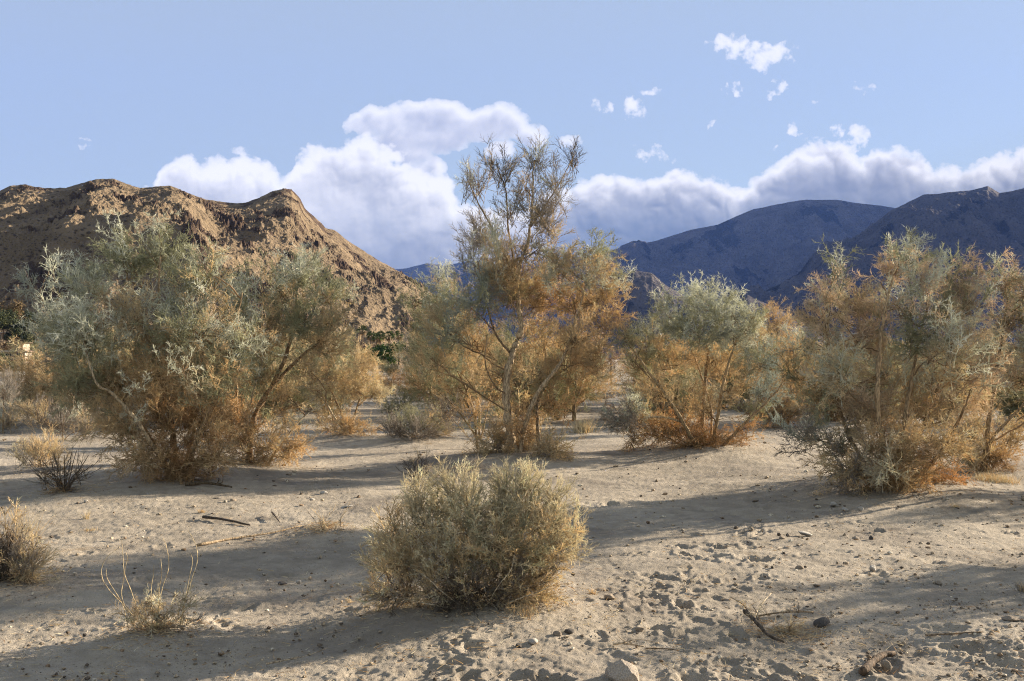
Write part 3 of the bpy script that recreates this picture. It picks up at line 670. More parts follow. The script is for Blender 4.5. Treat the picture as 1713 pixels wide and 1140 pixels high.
# --- tall smoke tree in the middle
plant('smoke_tree', 'tallest smoke tree, in the middle, with a curved pale trunk and open dark top', 'tree', (862, 776),
      [dict(p=[(862, 776, 0), (850, 700, 0), (848, 630, 0), (862, 580, .1), (872, 545, .1), (866, 500, .1), (868, 450, 0), (885, 400, 0), (890, 340, 0), (893, 270, 0)], r=(0.085, 0.013), c=(.52, .42, .31)),
       dict(p=[(866, 776, 0), (882, 700, -.1), (905, 650, -.2), (935, 612, -.2), (950, 580, -.2), (965, 530, -.2), (985, 460, -.1)], r=(0.055, 0.012), c=(.52, .42, .31)),
       dict(p=[(868, 490, .1), (850, 440, 0), (822, 380, -.1), (800, 340, -.1), (782, 300, -.1)], r=(0.028, 0.009)),
       dict(p=[(868, 500, .1), (858, 430, .1), (850, 380, .1), (846, 320, .1), (830, 275, .1)], r=(0.026, 0.008)),
       dict(p=[(888, 380, 0), (915, 340, 0), (940, 300, 0), (962, 255, 0)], r=(0.018, 0.006)),
       dict(p=[(862, 600, .1), (830, 560, .2), (812, 500, .2), (800, 440, .2)], r=(0.028, 0.008), c=(.28, .21, .15)),
       dict(p=[(850, 660, 0), (830, 648, -.2), (812, 610, -.3), (815, 560, -.3)], r=(0.02, 0.008), c=(.28, .21, .15)),
       dict(p=[(900, 770, .1), (900, 720, .1), (898, 680, .1), (905, 640, .2)], r=(0.05, 0.012), c=(.30, .24, .18), g=True)],
      [(895, 268, 32, 24, 'grey:3 silver:2', 0.70, None, 0, TP), (840, 285, 34, 30, 'grey:3 tan:1 dark:1', 0.70, None, 0, TP), (800, 300, 30, 26, 'grey:3 silver:1 tan:1', 0.64, None, 0, TP), (780, 315, 18, 24, 'grey:3 silver:1', 0.51, None, 0, TP), (960, 262, 16, 20, 'dark:3', 0.89, None, 0, TP), (930, 300, 24, 26, 'grey:3 silver:2', 0.64, None, 0, TP), (880, 310, 36, 26, 'grey:3 dark:1 tan:1', 0.57, None, 0, TP),
       (935, 330, 20, 22, 'grey:3 silver:1', 0.51, None, 0, TP), (900, 350, 46, 30, 'grey:2 olive:1 tan:1', 1.02, None, 0, TP), (920, 370, 26, 24, 'grey:1 tan:2', 1.02, None, 0, TP), (855, 350, 30, 26, 'grey:2 silver:1', 0.64, None, 0, TP),
       (805, 390, 36, 34, 'grey:3 green:2', 1.08, None, 0, TP), (785, 420, 26, 26, 'grey:2 silver:1', 0.76, None, 0, TP), (835, 415, 34, 36, 'grey:2 tan:1 silver:1', 1.02, None, 0, TP), (820, 450, 40, 34, 'silver:2 blue:2 tan:1', 1.15, None, 0, TP),
       (870, 430, 45, 40, 'silver:2 tan:2 grey:1', .8, .15), (910, 410, 36, 36, 'tan:2 grey:1 silver:1', .7), (940, 440, 40, 40, 'silver:2 tan:2', .8), (840, 460, 50, 45, 'silver:2 tan:2 gold:1', .9, .15), (880, 480, 50, 45, 'gold:2 tan:3 silver:1', .9, .6), (1000, 425, 34, 34, 'silver:3 green:2', 1), (985, 455, 45, 40, 'silver:2 tan:2', 1), (1035, 462, 28, 24, 'silver:2 green:2', .7), (930, 450, 36, 34, 'silver:1 tan:2 green:1', .7), (1010, 490, 45, 40, 'tan:2 gold:2', 1), (960, 500, 50, 45, 'gold:3 tan:3', 1),
       (905, 490, 50, 50, 'gold:2 tan:3', .9, .6), (855, 490, 45, 45, TA, .9, .15), (1015, 540, 36, 30, 'tan:2 gold:3', .9), (965, 560, 50, 45, 'gold:3 tan:2', 1), (910, 560, 45, 45, TA, .8, .6), (800, 500, 45, 45, 'blue:2 green:2 tan:1', .9), (755, 500, 40, 36, 'blue:1 green:2 tan:1', .8),
       (740, 545, 48, 48, 'green:2 blue:2 tan:1', .9), (790, 565, 45, 50, 'tan:2 gold:2 green:1', .8), (960, 610, 45, 40, 'gold:3 tan:1 rust:1', .8), (905, 620, 40, 40, 'tan:2 green:2', .6, .15), (1000, 600, 30, 40, 'gold:2 rust:1 tan:1', .7), (830, 620, 40, 45, TA, .6, .15),
       (720, 600, 36, 40, 'tan:2 green:2 gold:1', .7),
       (870, 690, 50, 45, 'gold:2 tan:2', .6, .5, 1), (930, 665, 35, 40, GO, .7, None, 1), (825, 745, 42, 40, 'gold:1 tan:2 grey:1', 1.6, None, 1, SK), (880, 745, 48, 38, 'tan:2 gold:1 grey:1', 1.7, None, 1, SK), (920, 755, 42, 35, 'tan:2 grey:1', 1.5, None, 1, SK), (865, 720, 30, 30, GO, .8, None, 1)], 14, density=72)

# --- dense stemmy companion on its left
plant('smoke_tree', 'low multi-stemmed smoke tree leaning left from the foot of the tallest one', 'tree', (800, 735),
      [dict(p=[(800, 735, 0), (790, 680, 0), (765, 620, 0), (740, 560, 0)], r=(0.03, 0.008), c=(.28, .22, .15)), dict(p=[(800, 735, 0), (760, 680, -.2), (715, 640, -.3)], r=(0.025, 0.007), c=(.28, .22, .15)),
       dict(p=[(802, 735, 0), (800, 670, .2), (780, 600, .2), (775, 540, .2)], r=(0.03, 0.008), c=(.36, .28, .2)), dict(p=[(804, 735, 0), (815, 690, .1), (825, 640, .1)], r=(0.02, 0.007))],
      [(730, 590, 45, 45, 'green:2 tan:2', .9), (770, 560, 45, 50, 'blue:1 green:2 tan:1', .9), (710, 640, 36, 34, 'olive:2 tan:1 green:1', .9), (760, 640, 50, 45, 'tan:2 green:2', .9), (800, 620, 35, 45, TA, .7), (745, 690, 45, 35, 'olive:1 grey:2 tan:1', .8), (795, 690, 40, 35, 'gold:1 olive:1 tan:1', .8)], 15, kind='broom', D=17.5, density=55)

# --- smoke tree right of the middle with a vase of bare limbs
plant('smoke_tree', 'vase-shaped smoke tree with bare spreading limbs and silver-green crown, right of middle', 'tree', (1180, 766),
      [dict(p=[(1180, 766, 0), (1176, 700, 0), (1180, 630, .1), (1188, 580, .1), (1210, 530, .1)], r=(0.05, 0.014)),
       dict(p=[(1175, 766, 0), (1150, 720, -.2), (1120, 670, -.3), (1090, 630, -.3), (1062, 590, -.3), (1045, 570, -.3)], r=(0.05, 0.012), c=(.42, .33, .22)),
       dict(p=[(1190, 766, 0), (1200, 700, -.1), (1212, 630, -.2), (1225, 590, -.2), (1240, 550, -.2)], r=(0.045, 0.012), c=(.42, .33, .22)),
       dict(p=[(1195, 766, 0), (1220, 735, -.2), (1255, 700, -.3), (1290, 665, -.3), (1310, 640, -.3)], r=(0.04, 0.012)),
       dict(p=[(1140, 706, -.2), (1120, 700, -.3), (1095, 698, -.4), (1070, 702, -.4)], r=(0.025, 0.01), c=(.55, .46, .34)),
       dict(p=[(1185, 766, .1), (1190, 690, .3), (1170, 620, .4), (1150, 570, .4)], r=(0.03, 0.01))],
      [(1185, 505, 50, 40, 'silver:3 green:2'), (1160, 490, 30, 24, 'silver:3 green:1', .8), (1225, 520, 42, 34, 'silver:3 green:2'), (1120, 530, 42, 36, 'silver:2 green:3'), (1105, 505, 20, 20, 'silver:3', .6), (1155, 550, 55, 38, 'green:3 blue:2 silver:1'), (1225, 560, 48, 34, 'green:2 blue:1 silver:2'),
       (1080, 570, 42, 34, 'green:3 silver:1 tan:1'), (1045, 560, 30, 28, 'green:2 tan:1 blue:1', .8), (1265, 545, 30, 30, 'silver:2 green:1 tan:1', .8), (1060, 605, 40, 28, 'tan:2 green:2', .8), (1120, 595, 50, 30, 'tan:2 gold:2 green:1', .7), (1200, 600, 60, 30, 'gold:2 tan:2', .6), (1275, 600, 36, 34, 'blue:3 green:2', .8), (1285, 650, 34, 32, 'blue:3 grey:1 green:1', .9),
       (1090, 650, 50, 36, 'gold:2 tan:2', .5), (1230, 645, 45, 35, 'gold:2 tan:2', .4), (1040, 705, 42, 36, 'grey:2 blue:2 silver:1', .9), (1065, 680, 36, 26, 'tan:1 green:1 silver:1', .7), (1255, 680, 30, 25, 'tan:1 green:1', .5),
       (1130, 715, 55, 30, RU, .9, None, 1), (1090, 720, 50, 28, GO, .7, None, 1), (1165, 745, 60, 28, RU, 1.7, -.1, 1, SK), (1215, 750, 40, 22, RU, 1.2, None, 1, SK), (1055, 738, 26, 14, GO, 1, None, 1, SK), (1180, 680, 50, 40, 'gold:3 tan:1', .4, None, 1), (1250, 715, 34, 26, 'gold:2 rust:1', .5, None, 1)], 16, density=85)

# --- large dense smoke tree on the right
plant('smoke_tree', 'large dense pinkish tan smoke tree with drooping twigs, in the right foreground', 'tree', (1490, 832),
      [dict(p=[(1490, 832, 0), (1478, 750, -.2), (1468, 680, -.3), (1470, 600, -.2), (1480, 520, -.1), (1500, 440, 0)], r=(0.05, 0.012), c=(.5, .38, .26)),
       dict(p=[(1500, 830, 0), (1510, 740, -.3), (1520, 660, -.3), (1540, 560, -.2), (1560, 480, 0)], r=(0.045, 0.01)),
       dict(p=[(1510, 830, 0), (1570, 760, -.2), (1610, 690, -.4), (1625, 650, -.4)], r=(0.035, 0.009), c=(.33, .22, .13)),
       dict(p=[(1480, 830, 0), (1430, 750, .1), (1395, 650, .2), (1385, 560, .2), (1390, 480, .2)], r=(0.04, 0.01)),
       dict(p=[(1505, 830, -.4), (1495, 790, -.6), (1487, 760, -.7), (1482, 735, -.7)], r=(0.014, 0.006), c=(.72, .64, .53)),
       dict(p=[(1495, 830, .2), (1550, 700, .5), (1600, 560, .6), (1620, 470, .5)], r=(0.04, 0.01))],
      [(1520, 420, 42, 28, 'silver:3 green:3', .85), (1490, 450, 40, 34, PG), (1540, 460, 46, 40, PG), (1400, 445, 26, 28, 'silver:3 green:2', .6), (1380, 490, 36, 36, 'silver:2 pink:2 green:1', .8), (1425, 500, 46, 42, PK), (1600, 460, 42, 40, PG), (1500, 510, 50, 45, PG), (1570, 520, 50, 45, 'pink:2 green:2 tan:1'),
       (1625, 500, 40, 40, PG), (1530, 560, 50, 40, 'olive:2 green:2 pink:1', .9), (1380, 545, 46, 42, PK), (1440, 560, 55, 48, PK), (1600, 570, 60, 50, PK), (1345, 570, 30, 34, 'silver:2 green:2 blue:1', .9), (1400, 620, 55, 45, PK), (1480, 620, 60, 50, PK), (1560, 620, 60, 48, PK), (1330, 620, 32, 34, 'green:2 olive:1 gold:1', .8), (1640, 610, 45, 45, PG),
       (1360, 660, 45, 40, 'tan:2 green:2 gold:1', .8), (1440, 680, 60, 45, PK), (1520, 680, 65, 48, 'pink:3 tan:2 gold:2'), (1600, 670, 50, 42, PK, .9), (1345, 730, 50, 40, 'blue:2 grey:2 green:1', .8), (1400, 740, 45, 40, 'tan:2 grey:1 green:1', .7),
       (1480, 740, 75, 48, 'tan:2 gold:2 pink:2', 1.4, -.3, 1), (1560, 740, 60, 45, 'gold:2 tan:2', 1, None, 1), (1420, 790, 55, 34, 'tan:2 grey:1 gold:1', 1.4, None, 1, SK), (1490, 790, 75, 40, 'tan:2 gold:2 rust:1', 1.5, -.3, 1, SK), (1560, 795, 55, 32, 'gold:2 rust:2', 1.1, None, 1, SK), (1500, 815, 90, 18, 'tan:1 gold:2 rust:1', 1.2, -.2, 1, SK), (1600, 735, 40, 40, 'tan:3 straw:1', .8, -.2, 1),
       (1480, 785, 36, 34, 'straw:3 silver:1', .6, -.8, 1, dict(up=.2))], 17, density=88, spread=.75, depth_k=1.1)

# --- smoke tree at the right edge
plant('smoke_tree', 'smoke tree cut off by the right edge, with a low brown skirt', 'tree', (1645, 795),
      [dict(p=[(1645, 795, 0), (1655, 700, 0), (1670, 600, 0), (1690, 470, 0)], r=(0.05, 0.012)), dict(p=[(1640, 795, 0), (1660, 735, -.2), (1700, 690, -.3), (1740, 640, -.3)], r=(0.035, 0.01)), dict(p=[(1640, 795, 0), (1610, 740, .2), (1600, 680, .2)], r=(0.03, 0.01))],
      [(1680, 460, 36, 36, PG, .9), (1720, 480, 50, 50, PG), (1690, 530, 46, 45, PG), (1740, 570, 60, 55, PK), (1665, 590, 45, 45, PG), (1700, 630, 55, 45, PG, .9), (1760, 660, 50, 45, PK), (1640, 660, 40, 40, 'tan:2 pink:2', .8), (1790, 540, 60, 60, PG),
       (1630, 720, 50, 40, 'tan:2 straw:1 gold:1', 1, None, 1), (1660, 765, 55, 30, GO, 1.1, None, 1, SK), (1620, 770, 40, 25, 'tan:2 gold:1', 1, None, 1, SK), (1690, 730, 45, 35, 'rust:1 tan:2', .8, None, 1)], 18, density=85)

# --- middle distance smoke trees
BG = 'smoke trees standing farther back'
plant('smoke_tree', 'rusty orange smoke tree filling the gap between the vase-shaped tree and the dense right one', 'tree', (1300, 715), [dict(p=[(1300, 715, 0), (1298, 640, 0), (1300, 560, 0)], r=(0.05, 0.012)), dict(p=[(1302, 715, 0), (1325, 640, 0), (1335, 580, 0)], r=(0.04, 0.012))],
      [(1300, 535, 32, 30, 'tan:3 gold:1', 1), (1270, 560, 30, 30, 'silver:2 tan:2'), (1320, 580, 32, 35, 'gold:2 tan:2'), (1290, 610, 38, 35, 'gold:3 tan:1'), (1285, 670, 40, 30, RU), (1330, 650, 36, 36, GO), (1300, 700, 50, 20, 'rust:3 gold:1', 1.2, None, 1, SK)], 21, D=23, density=40, scale=(.3, .55))
plant('smoke_tree', 'dusky green round-topped smoke tree behind the left flank of the tallest one', 'tree', (735, 690), [dict(p=[(735, 690, 0), (735, 600, 0), (738, 480, 0)], r=(0.06, 0.015)), dict(p=[(732, 690, 0), (705, 600, 0), (692, 520, 0)], r=(0.05, 0.012))],
      [(738, 465, 34, 26, 'silver:2 green:2'), (765, 490, 30, 30, 'tan:2 green:2'), (700, 500, 36, 36, 'olive:2 green:2'), (730, 520, 45, 40, 'olive:2 green:2 blue:1'), (706, 545, 36, 36, 'olive:2 blue:1 green:1'), (694, 590, 28, 26, 'blue:2 olive:2'), (720, 580, 50, 40, 'blue:1 olive:2 tan:1'), (765, 560, 40, 45, 'tan:1 gold:1 green:1'), (760, 630, 50, 40, GO), (700, 640, 45, 36, 'olive:1 gold:1 rust:1')], 22, D=27, density=34, scale=(.3, .6))
plant('smoke_tree', 'golden smoke tree seen behind and to the right of the tallest one', 'tree', (960, 680), [dict(p=[(960, 680, 0), (965, 600, 0), (975, 520, 0)], r=(0.06, 0.014)), dict(p=[(960, 680, 0), (990, 600, 0), (1010, 560, 0)], r=(0.04, 0.012))],
      [(985, 570, 36, 36, 'gold:2 tan:2'), (950, 590, 45, 40, GO), (985, 612, 24, 26, 'rust:1 olive:2'), (950, 640, 44, 34, 'rust:2 gold:2'), (915, 660, 38, 28, GO), (960, 658, 28, 22, 'olive:1 rust:1 gold:1')], 23, D=25, density=38, scale=(.3, .55))
plant('smoke_tree', 'rust coloured smoke tree far back at the end of the sandy path', 'tree', (1022, 636), [dict(p=[(1022, 640, 0), (1022, 610, 0), (1024, 590, 0)], r=(0.08, 0.02))],
      [(1018, 600, 16, 16, 'rust:3 gold:1'), (1030, 612, 16, 14, 'rust:3'), (1012, 618, 14, 14, 'rust:2 olive:1'), (1040, 600, 14, 14, 'gold:2 tan:1')], 24, D=62, density=9, scale=(.6, 1.2))
plant('smoke_tree', 'yellow ochre bush below the palms, left of the tallest smoke tree', 'bush', (655, 662), [dict(p=[(655, 662, 0), (655, 640, 0), (660, 625, 0)], r=(0.06, 0.02))],
      [(650, 640, 22, 18, 'gold:3 rust:1'), (670, 632, 18, 16, 'gold:2 rust:1'), (638, 650, 16, 14, 'gold:2 tan:1')], 25, D=42, density=16, scale=(.4, .8))
# off-frame plants on the sunny side: they throw the bars of shade across the right foreground
def off_tree(label, x, y, h, seed, pal='tan:2 green:2', dens=60, lo=0.0):
    px = 856.5 + x / y * F; by = HZ + EYE * F / y; k = F / y
    plant('smoke_tree', label, 'tree', (px, by), [dict(p=[(px, by, 0), (px + 0.1 * k, by - 0.5 * h * k, 0), (px, by - 0.9 * h * k, 0)], r=(.05, .012)), dict(p=[(px, by, 0), (px - .3 * k, by - .4 * h * k, .2), (px - .5 * k, by - .7 * h * k, .3)], r=(.04, .01))],
          [(px + dx * k, by - hz * h * k, r * k, r * k, pal, .8, dy) for dx, dy, hz, r in ((0, 0, .85, .5), (-.6, .3, .68, .5), (.6, -.2, .72, .5), (0, .5, .6, .6), (-.5, -.4, .4, .5), (.5, .4, .35, .5), (0, 0, .2, .6)) if hz > lo], seed, density=dens)
off_tree('smoke tree outside the frame to the right whose shade crosses the foreground', 7.6, 9.2, 2.3, 31)
off_tree('smaller smoke tree outside the frame to the right', 11.0, 13.8, 2.6, 32)
off_tree('unseen tall bare-legged smoke tree added to shade the left foreground', 8.0, 12.7, 4.6, 33, lo=.5, dens=80)  # added for its shade on the left; low crown dropped to let sun under

# ------------------------------------------------------------------ shrubs
plant('shrub', 'big rounded straw and green shrub standing alone in the middle foreground', 'shrub', (805, 1025),
      [dict(p=[(805, 1025, 0), (800, 960, 0), (790, 880, 0)], r=(0.014, 0.004)), dict(p=[(805, 1025, 0), (850, 950, -.1), (880, 870, -.1)], r=(0.012, 0.004)), dict(p=[(800, 1025, 0), (750, 960, -.1), (700, 900, -.1)], r=(0.012, 0.004)), dict(p=[(805, 1025, 0), (870, 980, .1), (930, 930, .1)], r=(0.012, 0.004)), dict(p=[(800, 1025, 0), (730, 1000, -.2), (660, 990, -.2)], r=(0.006, 0.0015), c=(.5, .44, .36))] +
      [dict(p=[(800 + a * .15, 1022, -.1), (800 + a * .55, 1022 - h * .45, -.34), (800 + a * .8 + 6, 1022 - h * .75, -.38), (800 + a, 1022 - h, -.36)], r=(0.005, 0.0015), c=(.56, .50, .41)) for a, h in ((-110, 70), (-40, 60), (60, 90), (125, 45), (-140, 22))],
      [(790, 850, 75, 40, 'leaf:1 straw:3 tan:1', .8, 0), (870, 850, 60, 45, 'leaf:2 straw:2 tan:1', .9, 0), (882, 805, 34, 38, 'leaf:2 straw:2', .45, 0, 0, SP), (850, 815, 30, 30, 'straw:3 leaf:1', .45, 0, 0, SP), (725, 850, 50, 36, 'straw:3 tan:2', .8, .05), (770, 815, 45, 30, 'straw:3 leaf:1', .45, 0, 0, SP), (695, 832, 34, 30, 'straw:3 tan:1', .45, 0, 0, SP), (925, 870, 40, 50, 'straw:3 tan:2 leaf:1', .7), (930, 830, 30, 30, 'straw:2 leaf:1', .4, 0, 0, SP), (655, 885, 30, 40, 'tan:2 straw:1 leaf:1', .45, 0, 0, SP),
       (745, 905, 85, 50, 'straw:3 tan:2 leaf:1', .9, -.1), (840, 905, 90, 60, 'straw:3 leaf:1 tan:2', 1, -.15), (915, 925, 55, 50, 'straw:3 tan:2', .9), (675, 930, 50, 55, 'tan:2 straw:2 grey:1', .8), (760, 965, 95, 42, 'straw:2 tan:2 grey:1', .9, -.15), (855, 965, 85, 45, 'straw:3 tan:2 grey:1', .9, -.1), (640, 935, 30, 44, 'straw:2 tan:1', .45, 0, 0, SP), (970, 890, 22, 46, 'straw:2 tan:1', .3, 0, 0, SP),
       (680, 1000, 75, 24, 'grey:2 tan:1 dark:1', .9, -.1, 1, SK), (790, 1008, 85, 22, 'grey:2 tan:1 dark:1', 1, -.2, 1, SK), (880, 995, 70, 26, 'straw:2 tan:2', .9, -.1, 1, SK), (630, 1000, 40, 20, 'straw:2 tan:1', .5, -.1, 1, SK)], 41, kind='bush', density=560, scale=(0.12, 0.27), thick=1.32, up=.55, spread=.15, parts=('twig_mass', 'dead_base'), bark=np.array((.3, .23, .16)))

plant('shrub', 'dry little shrub with tall pale looping stems in the left foreground', 'shrub', (265, 1070),
      [dict(p=[(262, 1070, 0), (262, 1040, 0), (250, 1010, 0)], r=(0.006, 0.002))] +
      [dict(p=[(x0, 1050, 0)] + [(x + 4 * math.sin(y * .05 + x0), y, dd) for x, y in pts], r=(0.0030, 0.0014), c=(.72, .58, .38)) for x0, pts, dd in
       ((240, [(205, 1015), (180, 985), (173, 960), (180, 935), (200, 915)], -.05), (225, [(208, 1000), (206, 960), (204, 900)], .0), (240, [(218, 990), (212, 960), (216, 935), (212, 925)], .05), (262, [(272, 990), (278, 950), (279, 915), (275, 900)], 0), (262, [(268, 990), (267, 960), (266, 935)], .04),
        (255, [(252, 990), (253, 960), (255, 945)], -.04), (300, [(318, 980), (325, 945), (328, 920), (324, 900), (318, 888)], 0), (300, [(315, 970), (318, 940), (316, 925)], .05), (215, [(200, 1010), (182, 970), (181, 950)], .05))],
      [(265, 1030, 60, 28, 'tan:3 straw:2 grey:1', 1, 0), (310, 1000, 24, 18, 'straw:3 tan:1', .9, 0), (225, 1025, 34, 22, 'tan:2 grey:1', .9), (260, 1055, 50, 16, 'tan:2 grey:1 gold:1', 1, 0, 0, SK), (320, 1035, 18, 24, 'grey:1 tan:1', .35), (250, 1000, 34, 16, 'straw:2 silver:1', .6)], 42, kind='bush', density=480, scale=(.07, .16), thick=1.5, up=.6, spread=.05, parts=('twig_mass', 'dead_base'))

plant('shrub', 'dark grey stemmy shrub cut off by the left edge of the photo', 'shrub', (15, 990), [dict(p=[(15, 990, 0), (15, 950, 0), (20, 910, 0)], r=(0.01, 0.003), c=(.2, .16, .13))],
      [(10, 930, 55, 40, 'grey:3 dark:2', .8, 0), (45, 950, 30, 34, 'grey:2 tan:1', .7), (-40, 940, 50, 45, 'grey:3 dark:1', .8), (60, 968, 24, 18, 'tan:2 straw:1', .8, 0, 0, SK), (10, 880, 45, 26, 'tan:2 straw:1', .25, 0), (5, 975, 45, 20, 'grey:2 dark:1', .9, 0, 0, SK)], 43, kind='broom', density=420, scale=(.16, .30), up=.9, spread=.1, parts=('twig_mass', 'dead_base'))
plant('shrub', 'open dark stemmy shrub with thick bare stalks in front of the left trees', 'shrub', (108, 832),
      [dict(p=[(108, 832, 0), (108 + a * .4, 800, d), (108 + a, 832 - h, d * 2)], r=(0.013, 0.004), c=(.15, .12, .10)) for a, h, d in ((0, 70, 0), (-18, 75, .1), (20, 78, -.1), (40, 70, 0), (-38, 62, 0), (48, 55, .1), (-48, 45, -.1), (10, 60, .2), (30, 50, .2), (-28, 40, .2))],
      [(108, 785, 45, 26, 'dark:3 grey:2', .35, 0, 0, dict(kind='stalk')), (70, 790, 28, 24, 'dark:2 grey:2', .3, 0, 0, dict(kind='stalk')), (140, 785, 22, 24, 'dark:3', .3, 0, 0, dict(kind='stalk')), (105, 825, 36, 12, 'grey:1 rust:1 dark:1', 1, 0, 0, SK)], 44, kind='broom', density=200, scale=(.2, .36), up=.9, parts=('twig_mass', 'dead_base'))
plant('shrub', 'pale straw brush shrub just behind the dark stalky one on the left', 'shrub', (68, 784), [dict(p=[(68, 784, 0), (68, 760, 0), (70, 740, 0)], r=(0.012, 0.004))],
      [(68, 755, 42, 28, 'straw:3 tan:2', .9), (35, 760, 24, 20, 'straw:2 grey:1', .7), (100, 762, 20, 20, 'tan:2', .7), (68, 778, 36, 12, 'grey:2 tan:1', 1)], 45, kind='broom', density=110, scale=(.25, .45), up=1.0)
plant('shrub', 'lilac grey twiggy shrub under the left side of the broadest tree', 'shrub', (105, 738), [dict(p=[(105, 738, 0), (105, 715, 0), (108, 695, 0)], r=(0.015, 0.005))],
      [(105, 700, 55, 30, 'grey:3 silver:1 pink:1', .9), (60, 690, 34, 24, 'tan:1 grey:2', .8), (145, 715, 34, 24, 'grey:2 tan:1', .8)], 46, kind='broom', density=70, scale=(.3, .55), up=.9)
plant('shrub', 'pale tan shrub at the left edge beneath the houses', 'shrub', (5, 725), [dict(p=[(5, 725, 0), (5, 690, 0), (8, 660, 0)], r=(0.02, 0.006))],
      [(5, 650, 36, 30, 'silver:2 grey:2', .9), (-5, 690, 40, 34, 'silver:1 tan:1 grey:2', .9), (20, 700, 24, 24, 'grey:2 tan:2', .8)], 47, kind='broom', density=60, scale=(.3, .6), up=.8)
plant('shrub', 'dark mounded shrub with a pale green top beside the sandy track', 'shrub', (695, 742), [dict(p=[(695, 742, 0), (695, 720, 0), (700, 700, 0)], r=(0.02, 0.006))],
      [(685, 705, 36, 28, 'leaf:3 silver:1', .8), (720, 710, 36, 28, 'leaf:2 tan:1 grey:1', .9), (690, 725, 50, 22, 'grey:2 dark:1 tan:1', 1), (740, 728, 34, 20, 'tan:2 gold:1', .9), (655, 722, 24, 20, 'grey:2 tan:1', .9)], 48, kind='broom', density=95, scale=(.25, .45), up=.7)
plant('shrub', 'small purplish brown twiggy shrub peeping out behind the big foreground shrub', 'shrub', (700, 812), [dict(p=[(700, 812, 0), (700, 790, 0), (698, 770, 0)], r=(0.01, 0.003))],
      [(698, 785, 32, 26, 'grey:2 dark:2 tan:1', .6), (735, 790, 18, 22, 'grey:1 leaf:1', .4), (790, 780, 30, 18, 'grey:2 tan:1', .5)], 49, kind='broom', density=170, scale=(.16, .3), up=.8)
plant('shrub', 'dark green low shrub tucked behind the mounded one', 'shrub', (655, 700), [dict(p=[(655, 700, 0), (655, 690, 0), (656, 675, 0)], r=(0.02, 0.006))], [(650, 685, 22, 18, 'olive:3 dark:1', 1), (680, 672, 30, 20, 'olive:2 leaf:2', 1)], 50, kind='broom', density=60, scale=(.3, .5))
plant('shrub', 'pale grey bristly shrub beside the white fallen limb', 'shrub', (500, 728), [dict(p=[(500, 728, 0), (500, 715, 0), (502, 700, 0)], r=(0.015, 0.005))], [(500, 708, 34, 18, 'grey:2 silver:2 straw:1', .7), (470, 715, 24, 14, 'grey:2 straw:1', .7)], 51, kind='broom', density=60, scale=(.25, .45), up=1.0)
plant('shrub', 'grey-brown low bush right of the tallest trunk at the edge of the path', 'shrub', (945, 702), [dict(p=[(945, 702, 0), (945, 690, 0), (946, 680, 0)], r=(0.015, 0.005))], [(945, 686, 28, 16, 'tan:2 grey:1', .9), (920, 692, 18, 12, 'tan:2', .9)], 52, kind='broom', density=65, scale=(.25, .4), up=.7)
plant('shrub', 'round blue-grey bush beside the far end of the path', 'shrub', (1012, 660), [dict(p=[(1012, 660, 0), (1012, 654, 0), (1012, 648, 0)], r=(0.02, 0.006))], [(1012, 650, 18, 9, 'grey:2 dark:1 blue:1', 1), (1000, 642, 12, 9, 'leaf:1 tan:1', 1)], 53, kind='broom', density=22, scale=(.3, .5), D=42)
for i, (px, py, w, h, pal, lab) in enumerate((
    (45, 700, 40, 34, 'grey:2 tan:2 silver:1', 'grey-tan round shrub at the far left behind the lilac grey one'), (130, 672, 46, 30, 'tan:2 grey:2', 'dull tan shrub under the left flank of the broadest tree, farther back'), (30, 672, 50, 22, 'green:1 grey:2 tan:1', 'grey-green shrub on the left below the hillside houses'),
    (610, 668, 40, 30, 'tan:2 straw:1 gold:1', 'tan shrub behind the small forked tree'), (640, 655, 34, 24, 'gold:2 tan:2', 'low golden shrub left of the dark green low one'), (690, 660, 36, 26, 'tan:2 gold:1 olive:1', 'brownish shrub in the gap left of the tallest tree'), (520, 690, 34, 22, 'tan:2 grey:1', 'low tan shrub under the leaning tree'), (455, 700, 30, 24, 'gold:1 grey:2', 'dark tan shrub seen between the trunks of the two left trees'),
    (905, 655, 34, 24, 'tan:2 gold:1', 'tan shrub behind the tallest trunk on its right'), (1085, 665, 34, 24, 'tan:2 straw:1', 'pale tan shrub seen under the limbs of the vase-shaped tree'), (1240, 690, 30, 20, 'tan:1 grey:1', 'low grey-tan shrub right of the vase-shaped tree foot'), (760, 668, 40, 26, 'gold:2 rust:1 tan:1', 'rusty gold shrub behind the leaning multi-stemmed tree'))):
    plant('shrub', lab, 'shrub', (px, py), [dict(p=[(px, py, 0), (px + 2, py - h * .5, 0), (px - 3, py - h * .9, 0)], r=(.02, .006))], [(px - w * .35, py - h * .5, w * .6, h * .5, pal, .8), (px + w * .35, py - h * .45, w * .6, h * .48, pal, .8), (px, py - h * .8, w * .5, h * .4, pal, .7), (px, py - h * .2, w * .9, h * .25, pal, .8)], 150 + i, kind='smoke' if i % 2 else 'broom', density=44, scale=(.28, .5), up=.6)
